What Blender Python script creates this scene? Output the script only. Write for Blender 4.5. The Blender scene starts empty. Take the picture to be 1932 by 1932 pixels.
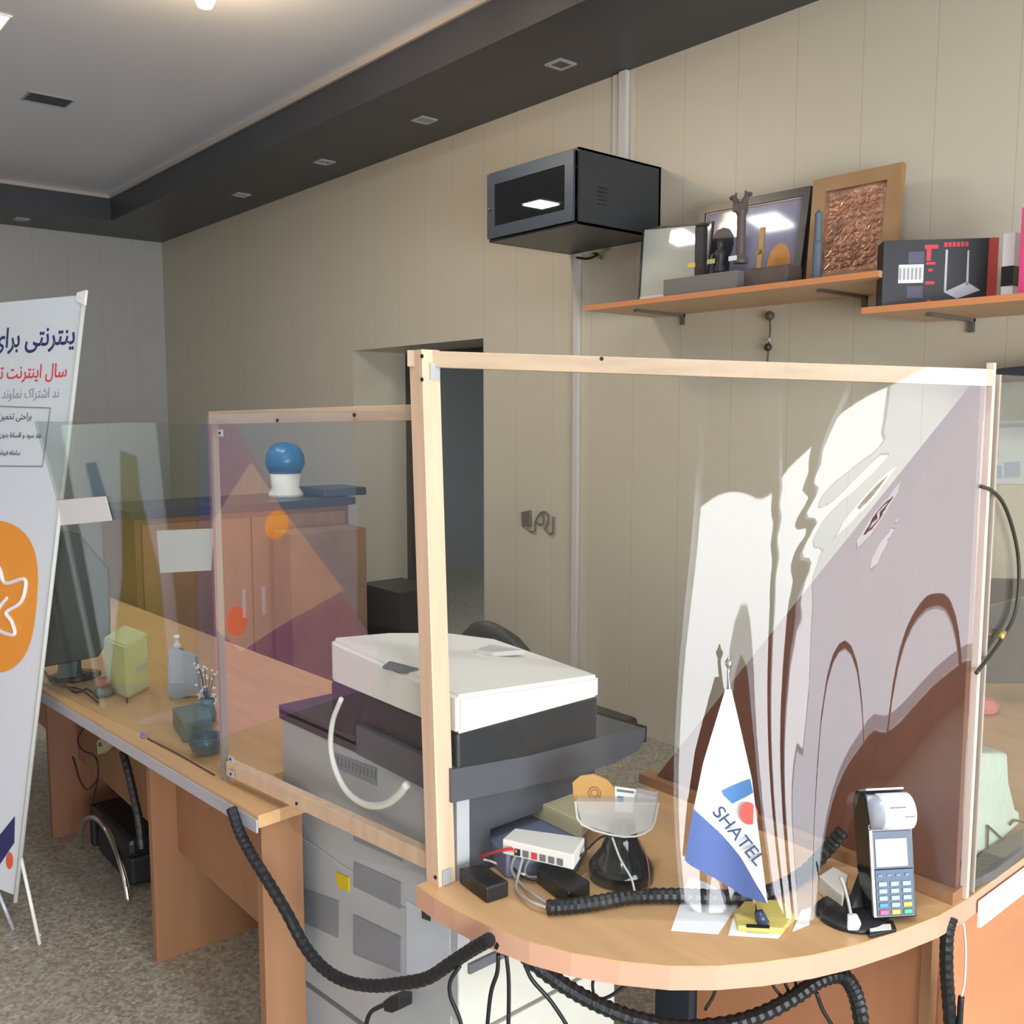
import bpy, bmesh, math, random
import numpy as np
from mathutils import Vector, Matrix
random.seed(7)
S = bpy.context.scene
COL = S.collection
PI = math.pi
# ---------------------------------------------------------------- camera
FOC, CX, CAMH = 1795.0, 966.0, 1.65
PITCH, YAW = math.radians(5.9), math.radians(40.4)
fh = np.array([-math.cos(YAW), math.sin(YAW), 0.0])
CR = np.array([math.sin(YAW), math.cos(YAW), 0.0])
CU0 = np.array([0, 0, 1.0])
CF = fh*math.cos(PITCH) - CU0*math.sin(PITCH)
CU = fh*math.sin(PITCH) + CU0*math.cos(PITCH)
CC = np.array([0, 0, CAMH])
cam = bpy.data.cameras.new('camera')
cam.sensor_width = 36; cam.lens = 36*FOC/1932; cam.clip_start = .05
co = bpy.data.objects.new('camera', cam); COL.objects.link(co)
M = Matrix(((CR[0], CU[0], -CF[0]), (CR[1], CU[1], -CF[1]), (CR[2], CU[2], -CF[2])))
co.matrix_world = Matrix.Translation(Vector(CC)) @ M.to_4x4()
S.camera = co
S.view_settings.view_transform = 'Standard'; S.view_settings.look = 'None'
S.view_settings.gamma = 1; S.view_settings.use_curve_mapping = False
S.view_settings.exposure = 0.28
# ---------------------------------------------------------------- world + lights
W = bpy.data.worlds.new('sky'); S.world = W; W.use_nodes = True
wn = W.node_tree; wn.nodes.clear()
wo = wn.nodes.new('ShaderNodeOutputWorld'); wb = wn.nodes.new('ShaderNodeBackground')
wb.inputs[0].default_value = (.80, .90, 1.0, 1); wb.inputs[1].default_value = 5.0
wn.links.new(wb.outputs[0], wo.inputs[0])

def area(name, loc, rot, sx, sy, power, col):
    l = bpy.data.lights.new(name, 'AREA'); l.shape = 'RECTANGLE'; l.size = sx; l.size_y = sy
    l.energy = power; l.color = col
    o = bpy.data.objects.new(name, l); COL.objects.link(o); o.location = loc; o.rotation_euler = rot
    return o
WINX = 3.0
area('shopfront_daylight_open', (WINX+.6, -1.55, 1.3), (0, math.radians(90), 0), 2.6, 1.66, 175, (.97, .98, 1.0))
area('shopfront_daylight_shaded', (WINX+.6, .9, 1.45), (0, math.radians(90), 0), 2.6, 3.2, 200, (.88, .92, 1.0))
LED = [(-5.336, 1.142), (-6.58, .12), (-4.05, 1.30), (-.6, .6), (1.4, -1.2), (-4.80, 1.12)]

# ---------------------------------------------------------------- helpers
def ray(x, y): return CF*FOC + CR*(x-CX) - CU*(y-CX)
def atz(x, y, z):
    d = ray(x, y); return Vector(CC + d*(z-CAMH)/d[2])
def aty(x, y, Y):
    d = ray(x, y); return Vector(CC + d*Y/d[1])
def atx(x, y, X):
    d = ray(x, y); return Vector(CC + d*X/d[0])
def atp(x, y, P, n):
    d = ray(x, y); n = np.array(n, float); return Vector(CC + d*(np.dot(np.array(P)-CC, n)/np.dot(d, n)))

MATS = {}
def mat(name, col, rough=.55, metal=0, var=.0, scale=8, bump=0, bscale=40, spec=.5, emit=None, es=0, coat=0, stretch=None, trans=0, alpha=1):
    if name in MATS: return MATS[name]
    m = bpy.data.materials.new(name); m.use_nodes = True; nt = m.node_tree
    b = nt.nodes['Principled BSDF']
    c = tuple((x/255/12.92 if x/255 <= .04045 else ((x/255+.055)/1.055)**2.4) for x in col)
    b.inputs['Base Color'].default_value = (*c, 1); b.inputs['Roughness'].default_value = rough
    b.inputs['Metallic'].default_value = metal; b.inputs['Specular IOR Level'].default_value = spec
    b.inputs['Coat Weight'].default_value = coat
    b.inputs['Transmission Weight'].default_value = trans; b.inputs['Alpha'].default_value = alpha
    if emit:
        b.inputs['Emission Color'].default_value = (*emit, 1); b.inputs['Emission Strength'].default_value = es
    tc = nt.nodes.new('ShaderNodeTexCoord'); mp = nt.nodes.new('ShaderNodeMapping')
    nt.links.new(tc.outputs['Object'], mp.inputs[0])
    if stretch: mp.inputs['Scale'].default_value = stretch
    if var:
        n = nt.nodes.new('ShaderNodeTexNoise'); n.inputs['Scale'].default_value = scale; n.inputs['Detail'].default_value = 6
        r = nt.nodes.new('ShaderNodeValToRGB'); nt.links.new(mp.outputs[0], n.inputs[0])
        r.color_ramp.elements[0].position = .3; r.color_ramp.elements[1].position = .7
        r.color_ramp.elements[0].color = (*[x*(1-var) for x in c], 1); r.color_ramp.elements[1].color = (*[min(1, x*(1+var)) for x in c], 1)
        nt.links.new(n.outputs[0], r.inputs[0]); nt.links.new(r.outputs[0], b.inputs['Base Color'])
    if bump:
        n2 = nt.nodes.new('ShaderNodeTexNoise'); n2.inputs['Scale'].default_value = bscale
        bp = nt.nodes.new('ShaderNodeBump'); bp.inputs['Strength'].default_value = bump; bp.inputs['Distance'].default_value = .01
        nt.links.new(mp.outputs[0], n2.inputs[0]); nt.links.new(n2.outputs[0], bp.inputs['Height']); nt.links.new(bp.outputs[0], b.inputs['Normal'])
    MATS[name] = m; return m

def sheet_mat(name, tint, refl=.045, bump=0, bscale=(3, 3, .6), haze=0.0, power=1.0):
    """clear plastic or glass: see-through with a Fresnel-like mirror coat"""
    m = bpy.data.materials.new(name); m.use_nodes = True; nt = m.node_tree; nt.nodes.clear()
    out = nt.nodes.new('ShaderNodeOutputMaterial'); tr = nt.nodes.new('ShaderNodeBsdfTransparent'); gl = nt.nodes.new('ShaderNodeBsdfGlossy')
    df = nt.nodes.new('ShaderNodeBsdfDiffuse'); mh = nt.nodes.new('ShaderNodeMixShader'); mh.inputs[0].default_value = haze
    mx = nt.nodes.new('ShaderNodeMixShader'); lw = nt.nodes.new('ShaderNodeLayerWeight'); lw.inputs[0].default_value = .5
    p5 = nt.nodes.new('ShaderNodeMath'); p5.operation = 'POWER'; p5.inputs[1].default_value = 5
    ml = nt.nodes.new('ShaderNodeMath'); ml.operation = 'MULTIPLY_ADD'; ml.inputs[1].default_value = .9; ml.inputs[2].default_value = refl
    tr.inputs[0].default_value = (*tint, 1); gl.inputs[0].default_value = (1, 1, 1, 1); gl.inputs['Roughness'].default_value = .015
    df.inputs[0].default_value = (.8, .8, .8, 1)
    nt.links.new(lw.outputs['Facing'], p5.inputs[0]); nt.links.new(p5.outputs[0], ml.inputs[0]); nt.links.new(ml.outputs[0], mx.inputs[0])
    nt.links.new(tr.outputs[0], mh.inputs[1]); nt.links.new(df.outputs[0], mh.inputs[2])
    nt.links.new(mh.outputs[0], mx.inputs[1]); nt.links.new(gl.outputs[0], mx.inputs[2]); nt.links.new(mx.outputs[0], out.inputs[0])
    if bump:
        tc = nt.nodes.new('ShaderNodeTexCoord'); mp = nt.nodes.new('ShaderNodeMapping'); mp.inputs['Scale'].default_value = bscale
        n = nt.nodes.new('ShaderNodeTexNoise'); n.inputs['Scale'].default_value = 1; n.inputs['Detail'].default_value = 2
        bp = nt.nodes.new('ShaderNodeBump'); bp.inputs['Strength'].default_value = 1; bp.inputs['Distance'].default_value = bump
        nt.links.new(tc.outputs['Object'], mp.inputs[0]); nt.links.new(mp.outputs[0], n.inputs[0]); nt.links.new(n.outputs[0], bp.inputs['Height'])
        nt.links.new(bp.outputs[0], gl.inputs['Normal'])
    MATS[name] = m; return m

# --- materials
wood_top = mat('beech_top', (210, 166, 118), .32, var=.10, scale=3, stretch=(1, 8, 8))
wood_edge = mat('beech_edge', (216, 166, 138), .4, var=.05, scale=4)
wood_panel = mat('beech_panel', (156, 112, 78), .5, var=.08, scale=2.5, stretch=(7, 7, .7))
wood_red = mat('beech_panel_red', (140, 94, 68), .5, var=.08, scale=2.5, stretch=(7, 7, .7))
pine = mat('pine_slat', (224, 190, 160), .55, var=.10, scale=3, stretch=(12, 12, 1))
pine_h = mat('pine_slat_flat', (190, 164, 138), .4, var=.12, scale=3, stretch=(2, 2, 14))
brown = mat('brown_board', (112, 70, 56), .38, var=.10, scale=5, stretch=(3, 1, .8))
black = mat('black_plastic', (26, 27, 29), .4)
blackg = mat('black_gloss', (18, 22, 24), .12)
rubber = mat('black_rubber', (24, 25, 28), .45, bump=.3, bscale=60)
darkg = mat('dark_grey_plastic', (62, 64, 70), .4)
midg = mat('grey_plastic', (112, 114, 120), .45)
white = mat('white_plastic', (236, 233, 225), .45)
offw = mat('offwhite_metal', (186, 190, 193), .5)
cream = mat('cream_plastic', (214, 214, 200), .5)
paper = mat('white_paper', (236, 236, 238), .6)
chrome = mat('chrome', (220, 220, 222), .12, metal=1)
alu = mat('aluminium_strip', (190, 192, 198), .35, metal=.3)
navy = mat('navy_ink', (34, 44, 96), .6)
red = mat('red_ink', (214, 60, 70), .5)
orange = mat('orange_ink', (236, 152, 44), .55)
blue = mat('blue_plastic', (30, 110, 160), .25)
gold = mat('gold_trim', (206, 170, 96), .35, metal=.6)
screwm = mat('screw_dark', (50, 44, 40), .4, metal=.6)
rackm = mat('rack_metal', (54, 56, 60), .38)
rackd = mat('rack_door_frame', (62, 70, 80), .3)
bluegrey = mat('blue_grey_tray', (108, 120, 150), .5)

class T:  # a thing
    pass
def tag(o, label, cat, group=None, kind=None):
    if label: o['label'] = label
    if cat: o['category'] = cat
    if group: o['group'] = group
    if kind: o['kind'] = kind
    return o
def thing(name, label, cat, loc=(0, 0, 0), group=None):
    o = bpy.data.objects.new(name, None); COL.objects.link(o); o.location = loc
    o.empty_display_size = .05
    return tag(o, label, cat, group)
def root_loc(p):
    v = Vector((0, 0, 0))
    while p: v += p.location; p = p.parent
    return v
def obj(name, bm, m, parent=None, smooth=False, label=None):
    """link a world-space bmesh as one mesh object (under its parent)"""
    me = bpy.data.meshes.new(name)
    off = root_loc(parent)
    if off.length: bmesh.ops.translate(bm, verts=bm.verts, vec=-off)
    bmesh.ops.recalc_face_normals(bm, faces=bm.faces)
    bm.to_mesh(me); bm.free()
    for mm in (m if isinstance(m, (list, tuple)) else [m]): me.materials.append(mm)
    if smooth:
        for p in me.polygons: p.use_smooth = True
    o = bpy.data.objects.new(name, me); COL.objects.link(o); o.parent = parent
    if label: o['label'] = label
    return o
def solo(name, bm, m, label, cat, group=None, smooth=False, loc=None):
    o = obj(name, bm, m, None, smooth)
    return tag(o, label, cat, group)
def struct(name, bm, m, smooth=False):
    o = obj(name, bm, m, None, smooth); o['kind'] = 'structure'; return o
def B(): return bmesh.new()
def box(bm, x0, x1, y0, y1, z0, z1, bev=0, mi=0, mtx=None):
    vs = [bm.verts.new((x, y, z)) for x in (x0, x1) for y in (y0, y1) for z in (z0, z1)]
    fs = [(0, 1, 3, 2), (4, 6, 7, 5), (0, 4, 5, 1), (2, 3, 7, 6), (0, 2, 6, 4), (1, 5, 7, 3)]
    F = [bm.faces.new([vs[i] for i in f]) for f in fs]
    for f in F: f.material_index = mi
    if mtx is not None: bmesh.ops.transform(bm, matrix=mtx, verts=vs)
    if bev:
        es = list({e for f in F for e in f.edges})
        bmesh.ops.bevel(bm, geom=es, offset=bev, segments=2, affect='EDGES', profile=.5)
    return bm
def prism(bm, pts, vec, bev=0, mi=0):
    """extrude a polygon (list of Vectors) along vec"""
    pts = [Vector(p) for p in pts]; vec = Vector(vec)
    a = [bm.verts.new(p) for p in pts]; b = [bm.verts.new(p+vec) for p in pts]; n = len(pts)
    F = [bm.faces.new(a[::-1]), bm.faces.new(b)] + [bm.faces.new((a[i], a[(i+1) % n], b[(i+1) % n], b[i])) for i in range(n)]
    for f in F: f.material_index = mi
    if bev:
        es = list({e for f in F for e in f.edges})
        bmesh.ops.bevel(bm, geom=es, offset=bev, segments=2, affect='EDGES', profile=.5)
    return bm
def smoothpath(pts, n=6):
    pts = [Vector(p) for p in pts]
    if len(pts) < 3: return pts
    out = []
    P = [pts[0]*2-pts[1]] + pts + [pts[-1]*2-pts[-2]]
    for i in range(1, len(P)-2):
        p0, p1, p2, p3 = P[i-1:i+3]
        for k in range(n):
            t = k/n
            out.append(.5*((2*p1)+(p2-p0)*t+(2*p0-5*p1+4*p2-p3)*t*t+(3*p1-p0-3*p2+p3)*t**3))
    out.append(pts[-1]); return out
def tube(bm, pts, r, seg=8, n=6, ripple=0, flat=1.0):
    pts = smoothpath(pts, n); rings = []
    up = Vector((0, 0, 1)); prev = None
    for i, p in enumerate(pts):
        d = (pts[min(i+1, len(pts)-1)]-pts[max(i-1, 0)]).normalized()
        if prev is None: a = d.cross(up if abs(d.z) < .9 else Vector((1, 0, 0))).normalized()
        else:
            a = (prev - d*prev.dot(d)).normalized()
        prev = a; b = d.cross(a)
        rr = r*(1+ripple*(1 if i % 2 else -1)) if not callable(r) else r(i/(len(pts)-1))
        rings.append([bm.verts.new(p+(a*math.cos(t)+b*math.sin(t)*flat)*rr) for t in [2*PI*k/seg for k in range(seg)]])
    for i in range(len(rings)-1):
        for k in range(seg):
            bm.faces.new((rings[i][k], rings[i][(k+1) % seg], rings[i+1][(k+1) % seg], rings[i+1][k]))
    bm.faces.new(rings[0][::-1]); bm.faces.new(rings[-1]); return bm
def lathe(bm, c, prof, seg=24, sx=1, sy=1):
    rings = []
    for r, z in prof:
        rings.append([bm.verts.new((c[0]+r*sx*math.cos(2*PI*k/seg), c[1]+r*sy*math.sin(2*PI*k/seg), c[2]+z)) for k in range(seg)])
    for i in range(len(rings)-1):
        for k in range(seg):
            bm.faces.new((rings[i][k], rings[i][(k+1) % seg], rings[i+1][(k+1) % seg], rings[i+1][k]))
    bm.faces.new(rings[0][::-1]); bm.faces.new(rings[-1]); return bm
def frame(bm, P, u, v, n, w, h, t, d):
    """picture-frame ring: corner P, unit vectors u (width), v (height), n (outwards)"""
    def q(a, b, c): return P+u*a+v*b+n*c
    for (a0, a1, b0, b1) in ((0, w, 0, t), (0, w, h-t, h), (0, t, t, h-t), (w-t, w, t, h-t)):
        prism(bm, [q(a0, b0, 0), q(a1, b0, 0), q(a1, b1, 0), q(a0, b1, 0)], n*d)
    return bm
def text(name, s, size, P, u, v, m, parent, depth=.0006, align='CENTER', bold=0):
    """lettering as a thin mesh; u = reading direction, v = up"""
    cu = bpy.data.curves.new(name, 'FONT'); cu.body = s; cu.size = size; cu.extrude = depth; cu.offset = bold
    cu.align_x = align; cu.align_y = 'CENTER'
    o = bpy.data.objects.new(name, cu); COL.objects.link(o)
    bpy.context.view_layer.update()
    me = bpy.data.meshes.new_from_object(o.evaluated_get(bpy.context.evaluated_depsgraph_get()))
    bpy.data.objects.remove(o); bpy.data.curves.remove(cu)
    u = Vector(u).normalized(); v = Vector(v); v = (v-u*v.dot(u)).normalized(); n = u.cross(v)
    X = Matrix(((u.x, v.x, n.x, P[0]), (u.y, v.y, n.y, P[1]), (u.z, v.z, n.z, P[2]), (0, 0, 0, 1)))
    me.transform(Matrix.Translation(-root_loc(parent)) @ X)
    me.materials.clear(); me.materials.append(m)
    o2 = bpy.data.objects.new(name, me); COL.objects.link(o2); o2.parent = parent
    return o2
import unicodedata
FORMS = {}
for cp in list(range(0xFB50, 0xFC00)) + list(range(0xFE70, 0xFEFD)):
    d = unicodedata.decomposition(chr(cp)).split()
    if len(d) == 2 and d[0] in ('<initial>', '<medial>', '<final>', '<isolated>'):
        FORMS.setdefault(chr(int(d[1], 16)), {})[d[0][1:-1]] = chr(cp)
def fa(s):
    out = []
    for i, c in enumerate(s):
        f = FORMS.get(c)
        if not f: out.append(c); continue
        pf = FORMS.get(s[i-1]) if i else None; nf = FORMS.get(s[i+1]) if i+1 < len(s) else None
        jp = bool(pf and 'initial' in pf); jn = bool(nf and 'initial' in f)
        k = 'medial' if jp and jn else 'final' if jp else 'initial' if jn else 'isolated'
        out.append(f.get(k) or f.get('isolated') or c)
    return ''.join(out[::-1])
def facing_quad(cpx, w, h, P, n): pass

# ================================================================ the room
CEIL, SOFF, DW, LX = 3.55, 3.33, 3.6, -9.57
# wall panels with seams every 0.30 m
def wall_mat(name, col, axis):
    m = bpy.data.materials.new(name); m.use_nodes = True; nt = m.node_tree; b = nt.nodes['Principled BSDF']
    c = tuple(((x/255+.055)/1.055)**2.4 for x in col)
    b.inputs['Roughness'].default_value = .42
    g = nt.nodes.new('ShaderNodeNewGeometry'); sp = nt.nodes.new('ShaderNodeSeparateXYZ'); nt.links.new(g.outputs['Position'], sp.inputs[0])
    a = nt.nodes.new('ShaderNodeMath'); a.operation = 'ADD'; a.inputs[1].default_value = 2.09+30
    mo = nt.nodes.new('ShaderNodeMath'); mo.operation = 'MODULO'; mo.inputs[1].default_value = .3
    lt = nt.nodes.new('ShaderNodeMath'); lt.operation = 'LESS_THAN'; lt.inputs[1].default_value = .005
    nt.links.new(sp.outputs[axis], a.inputs[0]); nt.links.new(a.outputs[0], mo.inputs[0]); nt.links.new(mo.outputs[0], lt.inputs[0])
    n = nt.nodes.new('ShaderNodeTexNoise'); n.inputs['Scale'].default_value = 1.2; n.inputs['Detail'].default_value = 3
    r = nt.nodes.new('ShaderNodeValToRGB'); r.color_ramp.elements[0].color = (*[x*.95 for x in c], 1); r.color_ramp.elements[1].color = (*[x*1.04 for x in c], 1)
    nt.links.new(n.outputs[0], r.inputs[0])
    mx = nt.nodes.new('ShaderNodeMix'); mx.data_type = 'RGBA'; nt.links.new(lt.outputs[0], mx.inputs[0])
    nt.links.new(r.outputs[0], mx.inputs[6]); mx.inputs[7].default_value = (*[x*.84 for x in c], 1)
    nt.links.new(mx.outputs[2], b.inputs['Base Color']); return m
wallm = wall_mat('cream_wall_panels', (210, 200, 180), 0)
wallm2 = wall_mat('cream_wall_panels_side', (190, 190, 186), 1)
ceilm = mat('ceiling_satin', (228, 230, 238), .27, spec=1.0)
soffm = mat('soffit_dark', (66, 67, 72), .42, var=.08, scale=2)
darkwall = mat('grey_room_wall', (150, 160, 165), .7)

def floor_mat():
    m = bpy.data.materials.new('terrazzo'); m.use_nodes = True; nt = m.node_tree; b = nt.nodes['Principled BSDF']
    b.inputs['Roughness'].default_value = .38
    tc = nt.nodes.new('ShaderNodeTexCoord')
    v = nt.nodes.new('ShaderNodeTexVoronoi'); v.inputs['Scale'].default_value = 95
    v2 = nt.nodes.new('ShaderNodeTexNoise'); v2.inputs['Scale'].default_value = 26; v2.inputs['Detail'].default_value = 8; v2.inputs['Roughness'].default_value = .75
    nt.links.new(tc.outputs['Object'], v.inputs[0]); nt.links.new(tc.outputs['Object'], v2.inputs[0])
    sp = nt.nodes.new('ShaderNodeSeparateColor'); nt.links.new(v.outputs['Color'], sp.inputs[0])
    r = nt.nodes.new('ShaderNodeValToRGB'); r.color_ramp.interpolation = 'LINEAR'
    e = r.color_ramp.elements; e[0].position = .0; e[0].color = (.20, .17, .12, 1); e[1].position = 1; e[1].color = (.90, .86, .74, 1)
    for p, c in ((.35, (.32, .28, .215, 1)), (.75, (.46, .42, .34, 1)), (.92, (.58, .54, .45, 1))):
        x = e.new(p); x.color = c
    ad = nt.nodes.new('ShaderNodeMath'); ad.operation = 'MULTIPLY_ADD'; ad.inputs[1].default_value = .60
    m2 = nt.nodes.new('ShaderNodeMath'); m2.operation = 'MULTIPLY_ADD'; m2.inputs[1].default_value = 1.3; m2.inputs[2].default_value = -.45
    nt.links.new(v2.outputs[0], m2.inputs[0]); nt.links.new(sp.outputs[0], ad.inputs[0]); nt.links.new(m2.outputs[0], ad.inputs[2])
    nt.links.new(ad.outputs[0], r.inputs[0]); nt.links.new(r.outputs[0], b.inputs['Base Color']); return m
struct('floor', box(B(), LX-.2, WINX+.2, -3.2, 7.3, -.1, 0), floor_mat())
# long wall with the doorway recess (opening x -5.99..-4.49, z 0..2.1)
bm = B(); box(bm, LX-.2, -5.99, DW, 4.14, 0, CEIL+.1); box(bm, -4.494, WINX+.2, DW, 4.14, 0, CEIL+.1); box(bm, -5.99, -4.494, DW, 4.14, 2.098, CEIL+.1)
struct('wall_back', bm, wallm)
struct('wall_left', box(B(), LX-.2, LX, -3.2, DW, 0, CEIL+.1), wallm2)
struct('wall_front', box(B(), LX-.2, WINX+.2, -3.2, -3.0, 0, CEIL+.1), wallm)
# shopfront wall (behind and to the right of the camera) with a wide window opening
wy0, wy1, wz0, wz1 = -1.85, 2.05, .15, 2.75
bm = B(); X0, X1 = WINX, WINX+.2
box(bm, X0, X1, -3.0, wy0, 0, CEIL+.1); box(bm, X0, X1, wy1, DW, 0, CEIL+.1); box(bm, X0, X1, wy0, wy1, 0, wz0); box(bm, X0, X1, wy0, wy1, wz1, CEIL+.1)
struct('wall_right', bm, wallm2)
bm = B()
for y, w in ((wy0, .05), (-1.30, .12), (-.80, .13), (.55, .06), (wy1-.05, .05)): box(bm, X0+.02, X0+.08, y, y+w, wz0, wz1)
box(bm, X0+.02, X0+.08, wy0, wy1, wz0, wz0+.05); box(bm, X0+.02, X0+.08, wy0, wy1, wz1-.05, wz1)
struct('window_1', bm, alu)
solo('reflection_blocker', prism(B(), [(3.28, -2.6, 1.25), (3.28, .9, 2.22), (3.28, 2.6, 2.7), (3.28, 2.6, 3.2), (3.28, -2.6, 3.2)], (.02, 0, 0)), mat('blocker_dark', (92, 96, 100), .8), 'added dark sloping blocker outside the front window', 'light blocker')  # unseen panel added to cut the window reflection along a slope
struct('ceiling', box(B(), LX-.2, WINX+.2, -3.2, 4.14, CEIL, CEIL+.1), ceilm)
bm = B(); box(bm, LX, WINX, 2.872, DW, SOFF, CEIL); box(bm, LX, -8.80, -3.0, 2.872, SOFF, CEIL); struct('trim_1', bm, soffm)
bm = B(); box(bm, -8.80, WINX, 2.855, 2.872, CEIL-.03, CEIL); box(bm, -8.80, -8.783, -3.0, 2.855, CEIL-.03, CEIL)
struct('trim_2', bm, mat('ceiling_cornice', (190, 180, 172), .5))
area('inner_room_fill', (-5.2, 5.7, 2.78), (0, 0, 0), .5, .5, 16, (.85, .93, 1))  # added fill light without a fixture, brightens the inner room
# room behind the doorway
bm = B(); box(bm, -8.2, -8.0, 4.14, 7.2, 0, 2.8); box(bm, -3.0, -2.8, 4.14, 7.2, 0, 2.8); box(bm, -8.2, -2.8, 7.0, 7.2, 0, 2.8); box(bm, -8.2, -2.8, 4.14, 7.2, 2.8, 2.9)
struct('wall_inner', bm, darkwall)
bm = B(); box(bm, -5.99, -5.93, 4.05, 4.14, 0, 2.098); box(bm, -4.554, -4.494, 4.05, 4.14, 0, 2.098); box(bm, -5.93, -4.554, 4.05, 4.14, 2.04, 2.098)
struct('trim_3', bm, mat('door_frame_dark', (70, 66, 62), .5))

# ceiling lights
ledm = mat('led_panel', (255, 255, 255), .5, emit=(.86, .95, 1), es=9)
t0 = None
LEDL = ['square flush ceiling light shining at the top left edge of the photo', 'square flush ceiling light reflected in the rack cabinet glass door',
        'square flush ceiling light reflected in the picture frames on the shelf', 'square flush ceiling light above the reception desk corner', 'square flush ceiling light nearest the shop window', 'square flush ceiling light reflected in the pale glass of the slim frame']
def led(i, x, y):
    t = thing('ceiling_light', LEDL[i], 'ceiling light', (x, y, CEIL), 'square ceiling light panels')
    obj('light_frame', frame(B(), Vector((x-.135, y-.135, CEIL)), Vector((1, 0, 0)), Vector((0, 1, 0)), Vector((0, 0, -1)), .27, .27, .01, .008), white, t)
    obj('diffuser', box(B(), x-.125, x+.125, y-.125, y+.125, CEIL-.006, CEIL-.001), ledm, t)
for i, (x, y) in enumerate(LED):
    led(i, x, y)
    area('ceiling_light_lamp', (x, y, CEIL-.02), (0, 0, 0), .24, .24, (5, 4, 7, 20, 24, 4)[i], (.86, .94, 1))
# warm pendant bulb just above the frame
_b = atz(386, -18, 3.42); wx, wy_ = _b.x, _b.y
t = thing('pendant_bulb', 'warm round bulb lamp hanging close under the pale ceiling', 'lamp', (wx, wy_, CEIL))
obj('bulb', lathe(B(), (wx, wy_, CEIL-.15), [(.004, -.05), (.03, -.045), (.045, -.01), (.04, .03), (.02, .06), (.016, .08)]), mat('warm_bulb', (255, 240, 210), .4, emit=(1, .78, .45), es=30), t, True)
obj('socket', lathe(B(), (wx, wy_, CEIL-.07), [(.02, 0), (.02, .05), (.035, .06), (.035, .069)]), white, t, True)
pl = bpy.data.lights.new('warm_bulb_light', 'POINT'); pl.energy = 16; pl.color = (1, .74, .45); pl.shadow_soft_size = .05
o = bpy.data.objects.new('warm_bulb_light', pl); COL.objects.link(o); o.location = (wx, wy_, CEIL-.24)
# unlit recessed fitting in the pale ceiling
t = thing('recessed_ceiling_fitting', 'dark unlit square recessed fitting in the pale ceiling, left', 'ceiling fitting', (-6.4, 1.745, CEIL))
obj('fitting_trim', frame(B(), Vector((-6.5, 1.62, CEIL)), Vector((1, 0, 0)), Vector((0, 1, 0)), Vector((0, 0, -1)), .195, .25, .008, .008), mat('trim_grey', (150, 155, 165), .4), t)
obj('fitting_panel', box(B(), -6.49, -6.315, 1.63, 1.86, CEIL-.004, CEIL-.0005), mat('fitting_black', (36, 44, 56), .4), t)
SPL = {0: 'square soffit spotlight above the shelf end, nearest the camera', 1: 'square soffit spotlight left of the rack cabinet', 2: 'third square soffit spotlight counted from the right',
       3: 'square soffit spotlight nearest the room corner on the long side', 4: 'square soffit spotlight on the far left soffit'}
first = None
spm = mat('spot_lens', (150, 148, 146), .25)
for i, (x, y) in enumerate([(-3.494, 3.282), (-4.64, 3.29), (-5.828, 3.309), (-7.098, 3.30), (-9.2, 2.25)]):
    if first is None:
        t = thing('recessed_spotlight', SPL[0], 'spotlight', (x, y, SOFF), 'recessed spotlights in the dark soffit'); first = t
        obj('bezel', frame(B(), Vector((x-.055, y-.055, SOFF)), Vector((1, 0, 0)), Vector((0, 1, 0)), Vector((0, 0, -1)), .11, .11, .016, .008), alu, t)
        obj('lens', box(B(), x-.04, x+.04, y-.04, y+.04, SOFF-.004, SOFF-.0005), mat('spot_lens_dark', (52, 50, 50), .25), t)
    else:
        r = first.copy(); COL.objects.link(r); r.location = (x, y, SOFF); r['label'] = SPL[i]
        for ch in list(first.children):
            c = ch.copy(); COL.objects.link(c); c.parent = r
            if ch.name.startswith('lens') and i < 5:
                c.data = ch.data.copy(); c.data.materials.clear(); c.data.materials.append(spm)

# ================================================================ desks
DZ, TH = .74, .03
def poly_top(pts, z, th, bm=None, bev=.0):
    return prism(bm or B(), [Vector((x, y, z-th)) for x, y in pts], (0, 0, th), bev)
# left desk
t = thing('reception_desk', 'long beech laminate desk wing running to the far left, grey metal edge strip', 'desk', (-3.4, 1.2, 0))
def fy(x): return .805+.0725*(x+3.405)
Lp = [(-4.9, fy(-4.9)), (-2.08, fy(-2.08)), (-1.96, fy(-1.96)), (-1.97, 1.045), (-2.17, 1.05), (-2.17, 1.62), (-4.9, 1.5)]
obj('desktop', poly_top(Lp, DZ, TH), wood_top, t)
a, b = Vector((-4.9, fy(-4.9), 0)), Vector((-1.96, fy(-1.96), 0)); dn = Vector((.0723, -.9974, 0))
obj('edge_strip', prism(B(), [a+dn*.001+Vector((0, 0, .70)), b+dn*.001+Vector((0, 0, .70)), b+dn*.006+Vector((0, 0, .70)), a+dn*.006+Vector((0, 0, .70))], (0, 0, .031)), alu, t, label='grey metal edge strip')
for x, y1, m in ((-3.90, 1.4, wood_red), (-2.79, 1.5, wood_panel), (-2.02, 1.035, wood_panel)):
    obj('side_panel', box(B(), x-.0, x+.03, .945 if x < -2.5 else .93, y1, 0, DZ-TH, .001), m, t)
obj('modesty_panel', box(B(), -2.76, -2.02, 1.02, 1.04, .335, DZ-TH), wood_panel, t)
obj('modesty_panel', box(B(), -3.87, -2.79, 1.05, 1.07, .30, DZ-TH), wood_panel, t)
obj('modesty_panel', box(B(), -4.85, -3.90, 1.05, 1.07, .30, DZ-TH), wood_panel, t)
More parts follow.
